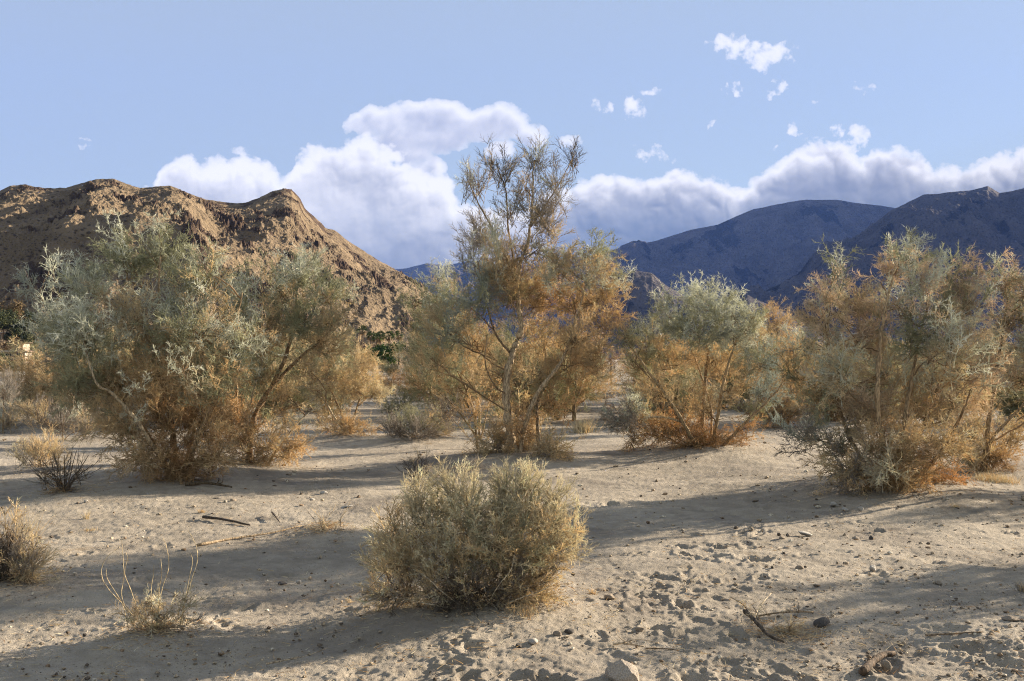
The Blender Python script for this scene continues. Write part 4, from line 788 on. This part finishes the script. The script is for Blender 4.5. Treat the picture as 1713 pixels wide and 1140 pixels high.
def tuft(label, px, py, w, h, n, pal, seed, D=None):
    rng = np.random.default_rng(seed); D = D or depth_of(py); bx = (px - 856.5) / F * D; b = np.array([bx, D, gz(bx, D)]); m = D / F
    root = empty('grass_tuft', b, label, 'grass'); g = Geo(); p0 = b + np.stack([rng.normal(0, .3, n) * w * m, rng.normal(0, .3, n) * w * m, np.zeros(n)], 1)
    for i in range(n): p0[i, 2] = gz(p0[i, 0], p0[i, 1]) - 0.01
    d = np.stack([rng.normal(0, .45, n), rng.normal(0, .45, n), np.ones(n)], 1); p1 = p0 + d * (rng.uniform(.4, 1, n) * h * m)[:, None]
    V, T = spikes_to_mesh(p0, p1, np.full(n, max(0.0016, m * 0.45))); names = pal.split()
    C = np.stack([PAL[names[i]] for i in rng.integers(0, len(names), n)]) * rng.uniform(.8, 1.2, n)[:, None]
    g.add(V, T, np.repeat(np.clip(C, 0, .8), 4, 0)); link_mesh('blades', g.mesh('blades', TWIG, b), root)
tuft('straw-coloured grass clump on the path between the tallest tree and the vase-shaped one', 975, 724, 26, 34, 260, 'straw tan straw', 61)
tuft('golden dry grass row beside the right edge tree skirt', 1665, 808, 60, 20, 420, 'gold straw', 62)
tuft('small golden grass tuft on the open gravel right of the dense tree', 1597, 858, 10, 10, 70, 'gold straw', 63)
tuft('tiny brown grass tuft on the shaded sand left of the foreground shrub', 534, 936, 8, 14, 50, 'tan grey', 64)
tuft('small ochre grass tuft in the lit sand below the foreground shrub', 992, 1002, 9, 14, 50, 'gold tan', 65)
tuft('ochre grass tuft under the left trees on the sunlit sand', 150, 893, 20, 10, 90, 'gold straw', 66)
tuft('thin tan grass tuft between the left-edge shrub and the broadest tree', 145, 872, 7, 22, 40, 'tan straw', 67)
tuft('tall dry grass stalks rising behind the left-edge shrub', 40, 905, 45, 60, 90, 'tan straw', 68)
tuft('dry grass fringe on the sand at the lower right side of the foreground shrub', 880, 1045, 50, 22, 220, 'straw gold tan', 69)
tuft('dark tuft cut off by the right edge low in the photo', 1712, 992, 14, 26, 120, 'grey tan', 70)
tuft('ochre tuft on the sand in front of the broadest tree', 338, 862, 10, 10, 60, 'gold tan', 71)

# ------------------------------------------------------------------ dead wood
def stick(name, label, pts, r, col, seed, twigs=0, lift=0.0):
    rng = np.random.default_rng(seed); W = []
    for px, py, h in pts:
        D = depth_of(py); x = (px - 856.5) / F * D; W.append(np.array([x, D, gz(x, D) + r[0] * 0.7 + h]))
    base = W[0].copy(); g = Geo(); path = smooth_path(W, 6, rng, r[0] * 0.06)
    tube(g, path, np.linspace(r[0], r[1], len(path)) * (1 + .06 * np.sin(np.arange(len(path)) * .9)), np.array(col), 8, 0.07, rng)
    o = link_mesh(name, g.mesh(name, BARK, base, True)); o.location = base
    tag(o, label, 'dead branch')
    for k in range(twigs):
        i = rng.integers(2, len(path) - 1); q = path[i]; e = q + np.array([rng.normal(0, .12), rng.normal(0, .12), rng.uniform(.02, .10)])
        g2 = Geo(); tube(g2, smooth_path([q, (q + e) / 2 + rng.normal(0, .02, 3), e], 4), np.linspace(r[1] * .8, r[1] * .3, 9), np.array(col) * 1.1, 5)
        link_mesh('twig', g2.mesh('twig', BARK, base, True), o)
    return o
stick('dead_branch', 'thick dark split branch lying on the right foreground sand', [(1246, 1038, .05), (1262, 1052, .05), (1285, 1068, .02), (1312, 1077, .01)], (.016, .006), (.11, .09, .075), 81, 2)
stick('dead_branch', 'long thin pale stick lying on the sand left of the foreground shrub', [(330, 917, .01), (390, 906, .01), (450, 899, .01), (505, 892, .01)], (.012, .006), (.40, .31, .22), 82)
stick('dead_branch', 'black weathered stick on the shaded sand in front of the leaning tree', [(340, 872, .01), (375, 877, .015), (418, 884, .005)], (.015, .008), (.09, .07, .06), 83)
stick('dead_branch', 'short pale driftwood stick near the bottom stone', [(1025, 1080, .01), (1045, 1081, .02), (1078, 1083, .01)], (.008, .004), (.52, .42, .32), 84, 2)
stick('dead_branch', 'thin dark twig to the right of the short pale driftwood', [(1080, 1083, .005), (1110, 1085, .01), (1136, 1086, .005)], (.004, .003), (.2, .15, .11), 85)
stick('log', 'short brown log piece lying beside a tan stone at the bottom right', [(1443, 1128, .01), (1462, 1114, .02), (1478, 1107, .02), (1496, 1103, .01)], (.022, .014), (.14, .10, .075), 86)
stick('dead_branch', 'thin straight stick in the shade at the far bottom right', [(1548, 1079, .01), (1590, 1081, .01), (1645, 1083, .01)], (.006, .004), (.26, .2, .15), 87)
stick('dead_branch', 'fallen dark pole across the path beyond the vase-shaped tree', [(988, 671, .05), (1005, 670, .05), (1028, 668, .05)], (.07, .04), (.10, .08, .07), 88)
stick('dead_branch', 'small crooked dark stick standing on the sand in mid left', [(455, 866, .03), (462, 873, .02), (468, 878, .0)], (.009, .004), (.1, .08, .07), 89, 2)
stick('dead_branch', 'pale twiggy stick on lit sand at the bottom left of centre', [(445, 1108, .005), (470, 1105, .01), (500, 1098, .01)], (.006, .003), (.5, .4, .3), 90, 2)
stick('dead_branch', 'pale forked twig beside the dark split branch', [(1258, 1046, .01), (1270, 1030, .05), (1290, 1016, .09)], (.005, .002), (.6, .5, .38), 91, 3)
stick('dead_branch', 'long thin twig running from the dark split branch to the flat dark stone', [(1262, 1034, .01), (1310, 1030, .02), (1362, 1030, .02)], (.006, .004), (.35, .26, .18), 92, 2)
stick('dead_branch', 'dark branch end lying under the broadest tree skirt', [(310, 822, .02), (350, 822, .03), (388, 824, .01)], (.022, .01), (.12, .09, .06), 93, 2)
plant('twig_heap', 'tangle of bare pale twigs heaped at the end of the long stick', 'twig heap', (545, 897), [dict(p=[(560, 900, 0), (545, 885, 0), (520, 890, 0)], r=(.006, .002), c=(.6, .5, .38))], [(540, 886, 30, 10, 'straw:2 tan:2 grey:1', .6, 0, 0, dict(up=.05, out=.6)), (575, 890, 18, 7, 'grey:1 tan:1', .6, 0, 0, dict(up=.0))], 94, kind='stalk', density=420, scale=(.12, .28), parts=('twig_mass', 'dead_base'))
plant('twig_heap', 'curly tan twig tangle by the dark flat stone on the right', 'twig heap', (1322, 1060), [dict(p=[(1322, 1060, 0), (1320, 1048, 0), (1316, 1038, 0)], r=(.004, .002))], [(1322, 1048, 16, 12, 'straw:2 tan:2', .8, 0, 0, dict(up=.0)), (1258, 1020, 24, 14, 'tan:2 straw:1', .18, 0)], 95, kind='broom', density=600, scale=(.08, .16), spread=.05, parts=('twig_mass', 'dead_base'))

# ------------------------------------------------------------------ stones
def rock_mesh(seed, mat, sub=3):
    import bmesh
    rng = np.random.default_rng(seed); bm = bmesh.new(); bmesh.ops.create_icosphere(bm, subdivisions=sub, radius=1.0)
    V = np.array([v.co[:] for v in bm.verts])
    for _ in range(9):      # planar facets
        n = rng.normal(0, 1, 3); n /= np.linalg.norm(n); d = rng.uniform(.55, .85); s = V @ n; V = V - np.where(s > d, s - d, 0)[:, None] * n * 0.9
    V = V * (1 + 0.07 * fbm(V[:, 0] * 2 + seed, V[:, 1] * 2 + V[:, 2] * 1.7, 3, seed))[:, None]
    for v, c in zip(bm.verts, V): v.co = c
    me = bpy.data.meshes.new('stone'); bm.to_mesh(me); bm.free(); me.materials.append(mat)
    for p in me.polygons: p.use_smooth = sub > 3 and False
    return me
ROCKS = {}
def stone(label, px, py, w, h, mat, seed, rot=0.0, sub=3):
    D = depth_of(py); x = (px - 856.5) / F * D; m = D / F
    key = (seed % 7, mat.name, sub)
    if key not in ROCKS: ROCKS[key] = rock_mesh(seed % 7 + 3, mat, sub)
    o = link_mesh('stone', ROCKS[key]); o.scale = (w * m / 2, w * m / 2 * 0.8, h * m * 0.62); o.location = (x, D, gz(x, D) + h * m * 0.28); o.rotation_euler = (0, 0.1 * ((seed % 5) - 2), rot + seed)
    return tag(o, label, 'stone')
STONE_PINK = mat_stone('pinkish_stone', (0.30, 0.245, 0.20), (0.56, 0.475, 0.39))
stone('largest angular tan boulder at the bottom edge', 1042, 1134, 68, 46, STONE_PINK, 3, 2.2, 4)
stone('dark flat stone lying by the twigs at the right', 1374, 1046, 34, 14, STONE_DARK, 4)
stone('pale flat oval stone left of the driftwood stick', 893, 1080, 24, 9, STONE_PALE, 5)
stone('low grey stone just right of the pale flat oval one', 932, 1069, 16, 9, STONE_TAN, 6)
stone('dark flat slab beside the low grey stone', 953, 1064, 20, 8, STONE_DARK, 7)
stone('small black stone left of the pale flat oval one', 868, 1086, 14, 9, STONE_DARK, 8)
stone('rounded tan stone in the middle of the lower sand', 1070, 1057, 17, 9, STONE_TAN, 9)
stone('tan stone with a long shadow right of the foreground shrub', 1020, 1009, 20, 12, STONE_TAN, 10)
stone('small white stone below the tan one beside the foreground shrub', 957, 1023, 10, 6, STONE_PALE, 11)
stone('round tan stone leaning on the short log', 1482, 1118, 19, 18, STONE_TAN, 12)
stone('pale sharp upright stone on the right gravel', 1460, 957, 13, 11, STONE_PALE, 13)
stone('white stone at the foot of the dense tree, nearest the path', 1393, 853, 16, 8, STONE_PALE, 14)
stone('white stone in the middle of three before the dense tree', 1415, 861, 14, 7, STONE_PALE, 15)
stone('white stone at the right of three before the dense tree', 1440, 861, 14, 7, STONE_PALE, 16)
stone('grey wedge stone among the prints on the right sand', 1432, 907, 16, 7, STONE_TAN, 17)
stone('dark upright chip beside the grey wedge stone', 1457, 908, 9, 9, STONE_DARK, 18)
stone('flat pale stone half sunk in the right sand', 1346, 898, 26, 6, STONE_PALE, 19)
stone('tan lump among dark hollows on the upper right sand', 1308, 906, 14, 8, STONE_TAN, 20)
stone('pale pebble near the right gravel stone', 1475, 978, 12, 7, STONE_PALE, 21)
stone('white pebble left of the pale pebble on the gravel', 1440, 981, 8, 5, STONE_PALE, 22)
stone('flat pale stone on the right gravel near the shade', 1520, 990, 18, 6, STONE_PALE, 23)
stone('brown stone on the far right gravel', 1570, 977, 14, 7, STONE_TAN, 24)
stone('tan stone with a shadow on the sand by the twigs', 1337, 957, 15, 8, STONE_TAN, 25)
stone('white stone on the shaded sand left of the foreground shrub', 499, 970, 10, 6, STONE_PALE, 26)
stone('dark flat plate of stone on the shaded sand', 472, 972, 20, 5, STONE_DARK, 27)
stone('white stone in the shade at the bottom left', 363, 1032, 9, 6, STONE_PALE, 28)
stone('black round stone in the left foreground shade', 142, 1065, 8, 6, STONE_DARK, 29)
stone('pale stone in the lower shade under the foreground shrub shadow', 495, 1056, 9, 7, STONE_PALE, 30)
stone('white bluish stone to the right of the pale one in shade', 519, 1052, 8, 6, STONE_PALE, 31)
stone('pair-mate white stone on the sand in front of the leaning tree, upper', 541, 829, 14, 6, STONE_PALE, 32)
stone('white stone on the sand in front of the leaning tree, lower', 522, 840, 13, 5, STONE_PALE, 33)
stone('bluish flat stone on the shaded sand by the twig heap', 580, 854, 24, 4, STONE_PALE, 34)
stone('dark stone on the sand in front of the broadest tree', 362, 840, 12, 5, STONE_DARK, 35)
stone('grey stone beside the dark one in front of the broadest tree', 390, 843, 14, 6, STONE_TAN, 36)
stone('pale stone under the dark stalky shrub', 144, 844, 12, 5, STONE_PALE, 37)
stone('half-buried pale rim stone at the right edge of the foreground', 1690, 1058, 30, 10, STONE_TAN, 38)
stone('small pale stone at the edge of the tree shade in mid right', 1116, 840, 8, 4, STONE_PALE, 39)

def gravel():
    """uncountable loose pebbles, one object"""
    rng = np.random.default_rng(77); n = 15000
    py = 700 + 470 * rng.random(n) ** 0.6; px = rng.uniform(-60, 1770, n)
    dens = perlin(px / 90, py / 40, 5) + 0.5 * (px > 1250); keep = rng.random(n) < np.clip(0.35 + dens * 0.8, 0.08, 1); px, py = px[keep], py[keep]; n = len(px)
    D = depth_of(py); x = (px - 856.5) / F * D; z = gh_smooth(x, D)
    import bmesh
    bm = bmesh.new(); bmesh.ops.create_icosphere(bm, subdivisions=1, radius=1); B = np.array([v.co[:] for v in bm.verts]); T = np.array([[v.index for v in f.verts] for f in bm.faces]); bm.free()
    s = (0.0028 + 0.015 * rng.random(n) ** 4.5) * np.clip(D / 8, .75, 1.7)
    V = B[None] * (1 + rng.normal(0, .18, (n, len(B), 1))); V = V * (s[:, None, None] * np.stack([rng.uniform(.8, 1.5, n), rng.uniform(.8, 1.5, n), rng.uniform(.5, .9, n)], 1)[:, None, :])
    V = V + np.stack([x, D, z + s * 0.35 + 0.002], 1)[:, None, :]
    pal = np.array([(.40, .33, .26), (.16, .13, .11), (.62, .57, .50), (.28, .20, .14), (.5, .42, .33)])
    C = np.repeat(pal[rng.choice(5, n, p=(.35, .2, .12, .18, .15))] * rng.uniform(.8, 1.2, n)[:, None], len(B), 0)
    TT = (T[None] + (np.arange(n) * len(B))[:, None, None]).reshape(-1, 3)
    g = Geo(); g.add(V.reshape(-1, 3), TT, np.clip(C, 0, .8)); tag(link_mesh('gravel', g.mesh('gravel', BARK)), 'loose gravel and pebbles scattered over the sand', 'gravel', kind='stuff')
    # dry leaf and twig litter
    n = 5200; py = 720 + 440 * rng.random(n) ** .7; px = rng.uniform(-60, 1770, n); keep = rng.random(n) < np.clip(.3 + perlin(px / 120, py / 45, 9) * 1.2, .03, 1); px, py = px[keep], py[keep]; n = len(px)
    fx, fD, fr = np.array([(( a - 856.5) / F * depth_of(b), depth_of(b), r) for a, b, r in ((805, 1015, .75), (805, 1015, 1.0), (300, 800, 1.5), (420, 790, 1.2), (1180, 762, 1.6), (1490, 828, 1.5), (1490, 828, 1.2), (862, 776, 1.4), (262, 1066, .35), (15, 985, .6), (108, 830, .6), (545, 893, .35), (1320, 1058, .3), (1640, 790, 1.2), (695, 740, 1.2))]).T
    m = 9000; q = rng.integers(0, len(fx), m); rr = np.abs(rng.normal(0, .55, m)) * fr[q]; aa = rng.uniform(0, 6.28, m); lx = fx[q] + np.cos(aa) * rr; lD = fD[q] + np.sin(aa) * rr
    D = np.concatenate([depth_of(py), lD]); x = np.concatenate([(px - 856.5) / F * depth_of(py), lx]); n = len(x); z = gh_smooth(x, D); a = rng.uniform(0, 6.28, n); L = rng.uniform(.02, .09, n)
    p0 = np.stack([x, D, z + .012], 1); p1 = p0 + np.stack([np.cos(a) * L, np.sin(a) * L, rng.uniform(-.004, .025, n)], 1)
    V, T = spikes_to_mesh(p0, p1, rng.uniform(.0012, .003, n)); pc = np.stack([PAL[k] for k in ('gold', 'tan', 'grey', 'rust', 'straw')])[rng.integers(0, 5, n)]
    g = Geo(); g.add(V, T, np.repeat(pc, 4, 0)); tag(link_mesh('litter', g.mesh('litter', TWIG)), 'dry twig and needle litter lying on the sand', 'litter', kind='stuff')
gravel()

# ------------------------------------------------------------------ palms, trees and houses at the foot of the hill
LEAF = mat_twig('green_leaf', 0.3)
def leaf_tree(label, px, D, zbase, h, w, cols, seed, group=None, cat='tree', name='leafy_tree'):
    rng = np.random.default_rng(seed); x = (px - 856.5) / F * D; b = np.array([x, D, zbase]); root = empty(name, b, label, cat, group)
    g = Geo(); tube(g, smooth_path([b - [0, 0, .3], b + [0.1, 0, h * .3], b + [0, 0, h * .7]], 4), np.linspace(.16, .06, 9) * h / 5, np.array((.2, .14, .1)), 6); link_mesh('trunk', g.mesh('trunk', BARK, b, True), root)
    n = 2600; cl = rng.normal(0, 1, (9, 3)) * [w * .26, w * .26, h * .16] + [0, 0, h * .62]; k = rng.integers(0, 9, n)
    q = b + cl[k] + rng.normal(0, 1, (n, 3)) * [w * .13, w * .13, h * .09]; d = rng.normal(0, 1, (n, 3)); d /= np.linalg.norm(d, axis=1)[:, None]
    V, T = spikes_to_mesh(q, q + d * rng.uniform(.25, .5, n)[:, None], rng.uniform(.06, .13, n)); C = np.stack([np.array(c) for c in cols])[rng.integers(0, len(cols), n)] * rng.uniform(.6, 1.4, n)[:, None]
    g = Geo(); g.add(V, T, np.repeat(C, 4, 0)); link_mesh('crown', g.mesh('crown', LEAF, b), root); return root
def fan_palm(label, px, D, zb, h, seed, group):
    rng = np.random.default_rng(seed); x = (px - 856.5) / F * D; b = np.array([x, D, zb]); root = empty('fan_palm', b, label, 'palm', group)
    top = b + [rng.normal(0, .2), 0, h]; g = Geo(); tube(g, smooth_path([b - [0, 0, .4], (b + top) / 2 + [rng.normal(0, .1), 0, 0], top], 5), np.linspace(.26, .17, 11), np.array((.25, .18, .12)), 8); link_mesh('trunk', g.mesh('trunk', BARK, b, True), root)
    def fronds(n, lo, hi, cc, name):
        g = Geo()
        for i in range(n):
            a = rng.uniform(0, 6.28); e = rng.uniform(lo, hi); d = np.array([math.cos(a) * math.cos(e), math.sin(a) * math.cos(e), math.sin(e)]); c = top + d * rng.uniform(.5, .9)
            k = 14; u = perp(d, rng); th = np.linspace(-1.15, 1.15, k); dirs = np.stack([rot_about(d, u, t) for t in th]); dirs[:, 2] -= .25
            V, T = spikes_to_mesh(np.repeat(c[None], k, 0), c + dirs * rng.uniform(.6, .95, k)[:, None], np.full(k, .045)); g.add(V, T, np.array(cc) * rng.uniform(.7, 1.3))
            tube(g, [top, c], [.03, .02], np.array(cc), 4)
        link_mesh(name, g.mesh(name, LEAF, b), root)
    fronds(26, -.3, 1.3, (.10, .13, .035), 'crown'); fronds(12, -1.3, -.5, (.28, .19, .09), 'dead_fronds'); return root
PALMS = 'fan palms in a row at the foot of the hill'
for i, (px, pt, D, side) in enumerate(((606, 546, 235, 'leftmost and tallest'), (619, 555, 228, 'second from the left'), (628, 560, 222, 'third from the left'), (637, 556, 230, 'fourth from the left'), (650, 556, 232, 'second from the right, standing clear'), (667, 555, 238, 'rightmost, by dusky foliage'))):
    zt = EYE + (HZ - pt) / F * D; zb = max(hill_z(px, D), 0); h = min(max(zt - zb - 0.8, 3.0), 10); fan_palm('small fan palm at the hill foot, ' + side, px, D, zt - .8 - h, h, 200 + i, PALMS)
leaf_tree('bright green leafy tree below the row of palms', 641, 190, 0, 4.6, 5.5, ((.045, .09, .015), (.07, .12, .02)), 211)
leaf_tree('dark green tree left of the green one under the palms', 622, 200, 0, 3.8, 4, ((.03, .055, .015), (.05, .08, .02)), 212)
WALLW = mat_plain('stucco', (.36, .29, .24), .85, .12, .5); ROOFM = mat_plain('roof', (.20, .13, .11), .8, .2, .6); WINM = mat_plain('window_glass', (.03, .035, .045), .15, .1); FASC = mat_plain('fascia', (.40, .37, .33), .7, .08); DECK = mat_plain('redwood', (.24, .11, .07), .7, .2)
import bmesh
def box(name, mat, lo, hi, parent, bev=.03):
    bm = bmesh.new(); bmesh.ops.create_cube(bm, size=1)
    for v in bm.verts: v.co = [lo[i] + (v.co[i] + .5) * (hi[i] - lo[i]) for i in range(3)]
    bmesh.ops.bevel(bm, geom=bm.edges[:], offset=bev, segments=1, affect='EDGES')
    me = bpy.data.meshes.new(name); bm.to_mesh(me); bm.free(); me.materials.append(mat); return link_mesh(name, me, parent)
def house(label, px0, px1, py_top, py_bot, D, seed, deck=False):
    x0, _, zt = P(px0, py_top, D); x1, _, zb = P(px1, py_bot, D); cx = (x0 + x1) / 2; w = x1 - x0; h = zt - zb; b = (cx, D, zb)
    r = empty('house', b, label, 'house'); r.rotation_euler = (0, 0, .25)
    box('wall', WALLW, (-w / 2, -2, -1.5), (w / 2, 3.5, h * .84), r); box('roof', ROOFM, (-w / 2 - .5, -2.7, h * .842), (w / 2 + .5, 4, h), r); box('fascia', FASC, (-w / 2 - .52, -2.78, h * .87), (w / 2 + .52, -2.705, h * .99), r, .01)
    for k in range(3):
        c = -w / 2 + w * (k + .5) / 3; f = box('window', FASC, (c - w * .10, -2.06, h * .25), (c + w * .10, -2.004, h * .70), r, .01); box('pane', WINM, (c - w * .085, -2.075, h * .29), (c + w * .085, -2.063, h * .66), f, .002)
    box('door', DECK, (w * .38, -2.05, 0), (w * .46, -2.004, h * .62), r, .01)
    if deck: box('deck', DECK, (-w * .1, -4.2, -.35), (w / 2 + 1.2, -2.1, -.1), r); box('railing', DECK, (-w * .1, -4.25, .35), (w / 2 + 1.2, -4.15, .5), r, .01); [box('post', DECK, (q, -4.22, -.09), (q + .1, -4.18, .345), r, .005) for q in np.linspace(-w * .08, w / 2 + 1, 6)]
house('lowest of the three houses on the left slope, with a deck', -6, 44, 587, 601, 170, 1, True)
house('middle pinkish house among trees at the left edge', -10, 16, 556, 572, 188, 2)
house('highest pale house partly hidden by dark trees on the left slope', 14, 40, 529, 541, 205, 3)
house('second pale house at the left edge level with the middle one', 20, 42, 573, 582, 185, 4)
for i, (px, py, D, h, w, kind, lab) in enumerate(((16, 546, 192, 5.5, 4.2, 'o', 'golden poplar-like tree rising above the houses'), (5, 560, 178, 4.5, 5, 'g', 'dark green tree at the left edge between two houses'), (20, 566, 180, 4.8, 6, 'g', 'broad green tree right of the pinkish house'), (32, 552, 196, 4, 4, 'g', 'dark tree beside the highest house'),
                                                    (36, 578, 180, 3.2, 3.6, 'g', 'round green tree above the lowest house'), (0, 586, 178, 2.6, 3.5, 't', 'bare tan tree in front of the middle house'), (-2, 615, 150, 2.4, 2.4, 'g', 'dark conical green tree below the lowest house'), (40, 597, 190, 4, 5, 'g', 'green tree right of the lowest house'), (12, 625, 120, 1.1, 3.2, 'o', 'ochre bush on the slope below the houses'))):
    cols = dict(o=((.22, .16, .08), (.17, .12, .06)), g=((.045, .06, .03), (.07, .085, .04), (.11, .115, .055)), t=((.32, .25, .17), (.26, .2, .14)))[kind]
    zb = EYE + (HZ - py) / F * D - .5; leaf_tree(lab, px, D, zb, h, w, cols, 230 + i, 'trees around the hillside houses')

# ------------------------------------------------------------------ scrub across the far plain
def scrub():
    rng = np.random.default_rng(300); protos = []
    for j, (pal, hh, ww) in enumerate((('green:2 olive:2 tan:1', 1.9, 2.0), ('gold:2 tan:2 rust:1', 1.5, 2.0), ('tan:2 grey:1 straw:1', .9, 1.4), ('olive:3 green:1', 1.2, 1.8))):
        b = np.array([0, 0, 0.0]); r = empty('scrub_bush', b, 'x', 'bush'); g = Geo(); rg = np.random.default_rng(310 + j)
        p = [(q.split(':')[0], float(q.split(':')[1])) for q in pal.split()]
        for k in range(6): clump_fill(g, 'smoke', np.array([rg.normal(0, ww * .25), rg.normal(0, ww * .25), hh * rg.uniform(.35, .7)]), np.array([ww * .32, ww * .32, hh * .32]), p, 40, b, rg, (.3, .6), branches=np.array([[0, 0, .1]]))
        link_mesh('foliage', g.mesh('foliage', TWIG), r); g = Geo()
        for k in range(5): a = rg.uniform(0, 6.28); tube(g, smooth_path([b - [0, 0, .1], [math.cos(a) * ww * .1, math.sin(a) * ww * .1, hh * .3], [math.cos(a) * ww * .25, math.sin(a) * ww * .25, hh * .6]], 4), np.linspace(.04, .012, 9), BARKC, 5)
        link_mesh('stems', g.mesh('stems', BARK), r); r.location = (0, -30 - j, 0); protos.append(r)
    lab = ['greenish scrub bush among others on the far plain', 'golden scrub bush among others on the far plain', 'low tan scrub bush among others on the far plain', 'dark olive scrub bush among others on the far plain']
    gr = ['greenish scrub bushes on the far plain', 'golden scrub bushes on the far plain', 'low tan scrub bushes on the far plain', 'dark olive scrub bushes on the far plain']
    used = [0] * 4
    spots = [(x, y) for x, y in zip(rng.uniform(-60, 1780, 320), 600 + 1.6 * F / np.exp(rng.uniform(math.log(23), math.log(120), 320)))]
    for px, py in spots:
        D = depth_of(py)
        if 965 < px < 1070 and D < 95: continue       # the open sandy path
        if 440 < px < 780 and D < 26 or px < 95 and D < 115 or 580 < px < 705 and D < 85: continue
        x = (px - 856.5) / F * D; j = int(rng.choice(4, p=(.32, .3, .18, .2))); s = rng.uniform(.8, 1.5) * min(1.5, .8 + D / 120) * (0.45 if px < 95 or 580 < px < 705 else 1); loc = (x, D, gz(x, D) - .03)
        if used[j]: dup(protos[j], loc, rng.uniform(0, 6.28), s, lab[j], gr[j])
        else: protos[j].location = loc; protos[j].scale = (s,) * 3; tag(protos[j], lab[j], 'bush', gr[j])
        used[j] += 1
scrub()

# ------------------------------------------------------------------ haze: bluish desert air round the whole scene
def haze():
    bm = bmesh.new(); bmesh.ops.create_cube(bm, size=1)
    lo, hi = (-17500, -60, -12), (17500, 10200, 2950)
    for v in bm.verts: v.co = [lo[i] + (v.co[i] + .5) * (hi[i] - lo[i]) for i in range(3)]
    me = bpy.data.meshes.new('haze'); bm.to_mesh(me); bm.free()
    m = bpy.data.materials.new('haze'); m.use_nodes = True; nt = m.node_tree; nt.nodes.clear()
    o = nt.nodes.new('ShaderNodeOutputMaterial'); v = nt.nodes.new('ShaderNodeVolumePrincipled')
    v.inputs['Color'].default_value = (0.13, 0.28, 0.86, 1); v.inputs['Density'].default_value = 3.6e-5; v.inputs['Anisotropy'].default_value = 0.0
    nt.links.new(v.outputs[0], o.inputs['Volume']); me.materials.append(m)
    tag(link_mesh('haze', me), 'thin blue haze in the desert air', 'haze', kind='stuff')
haze()
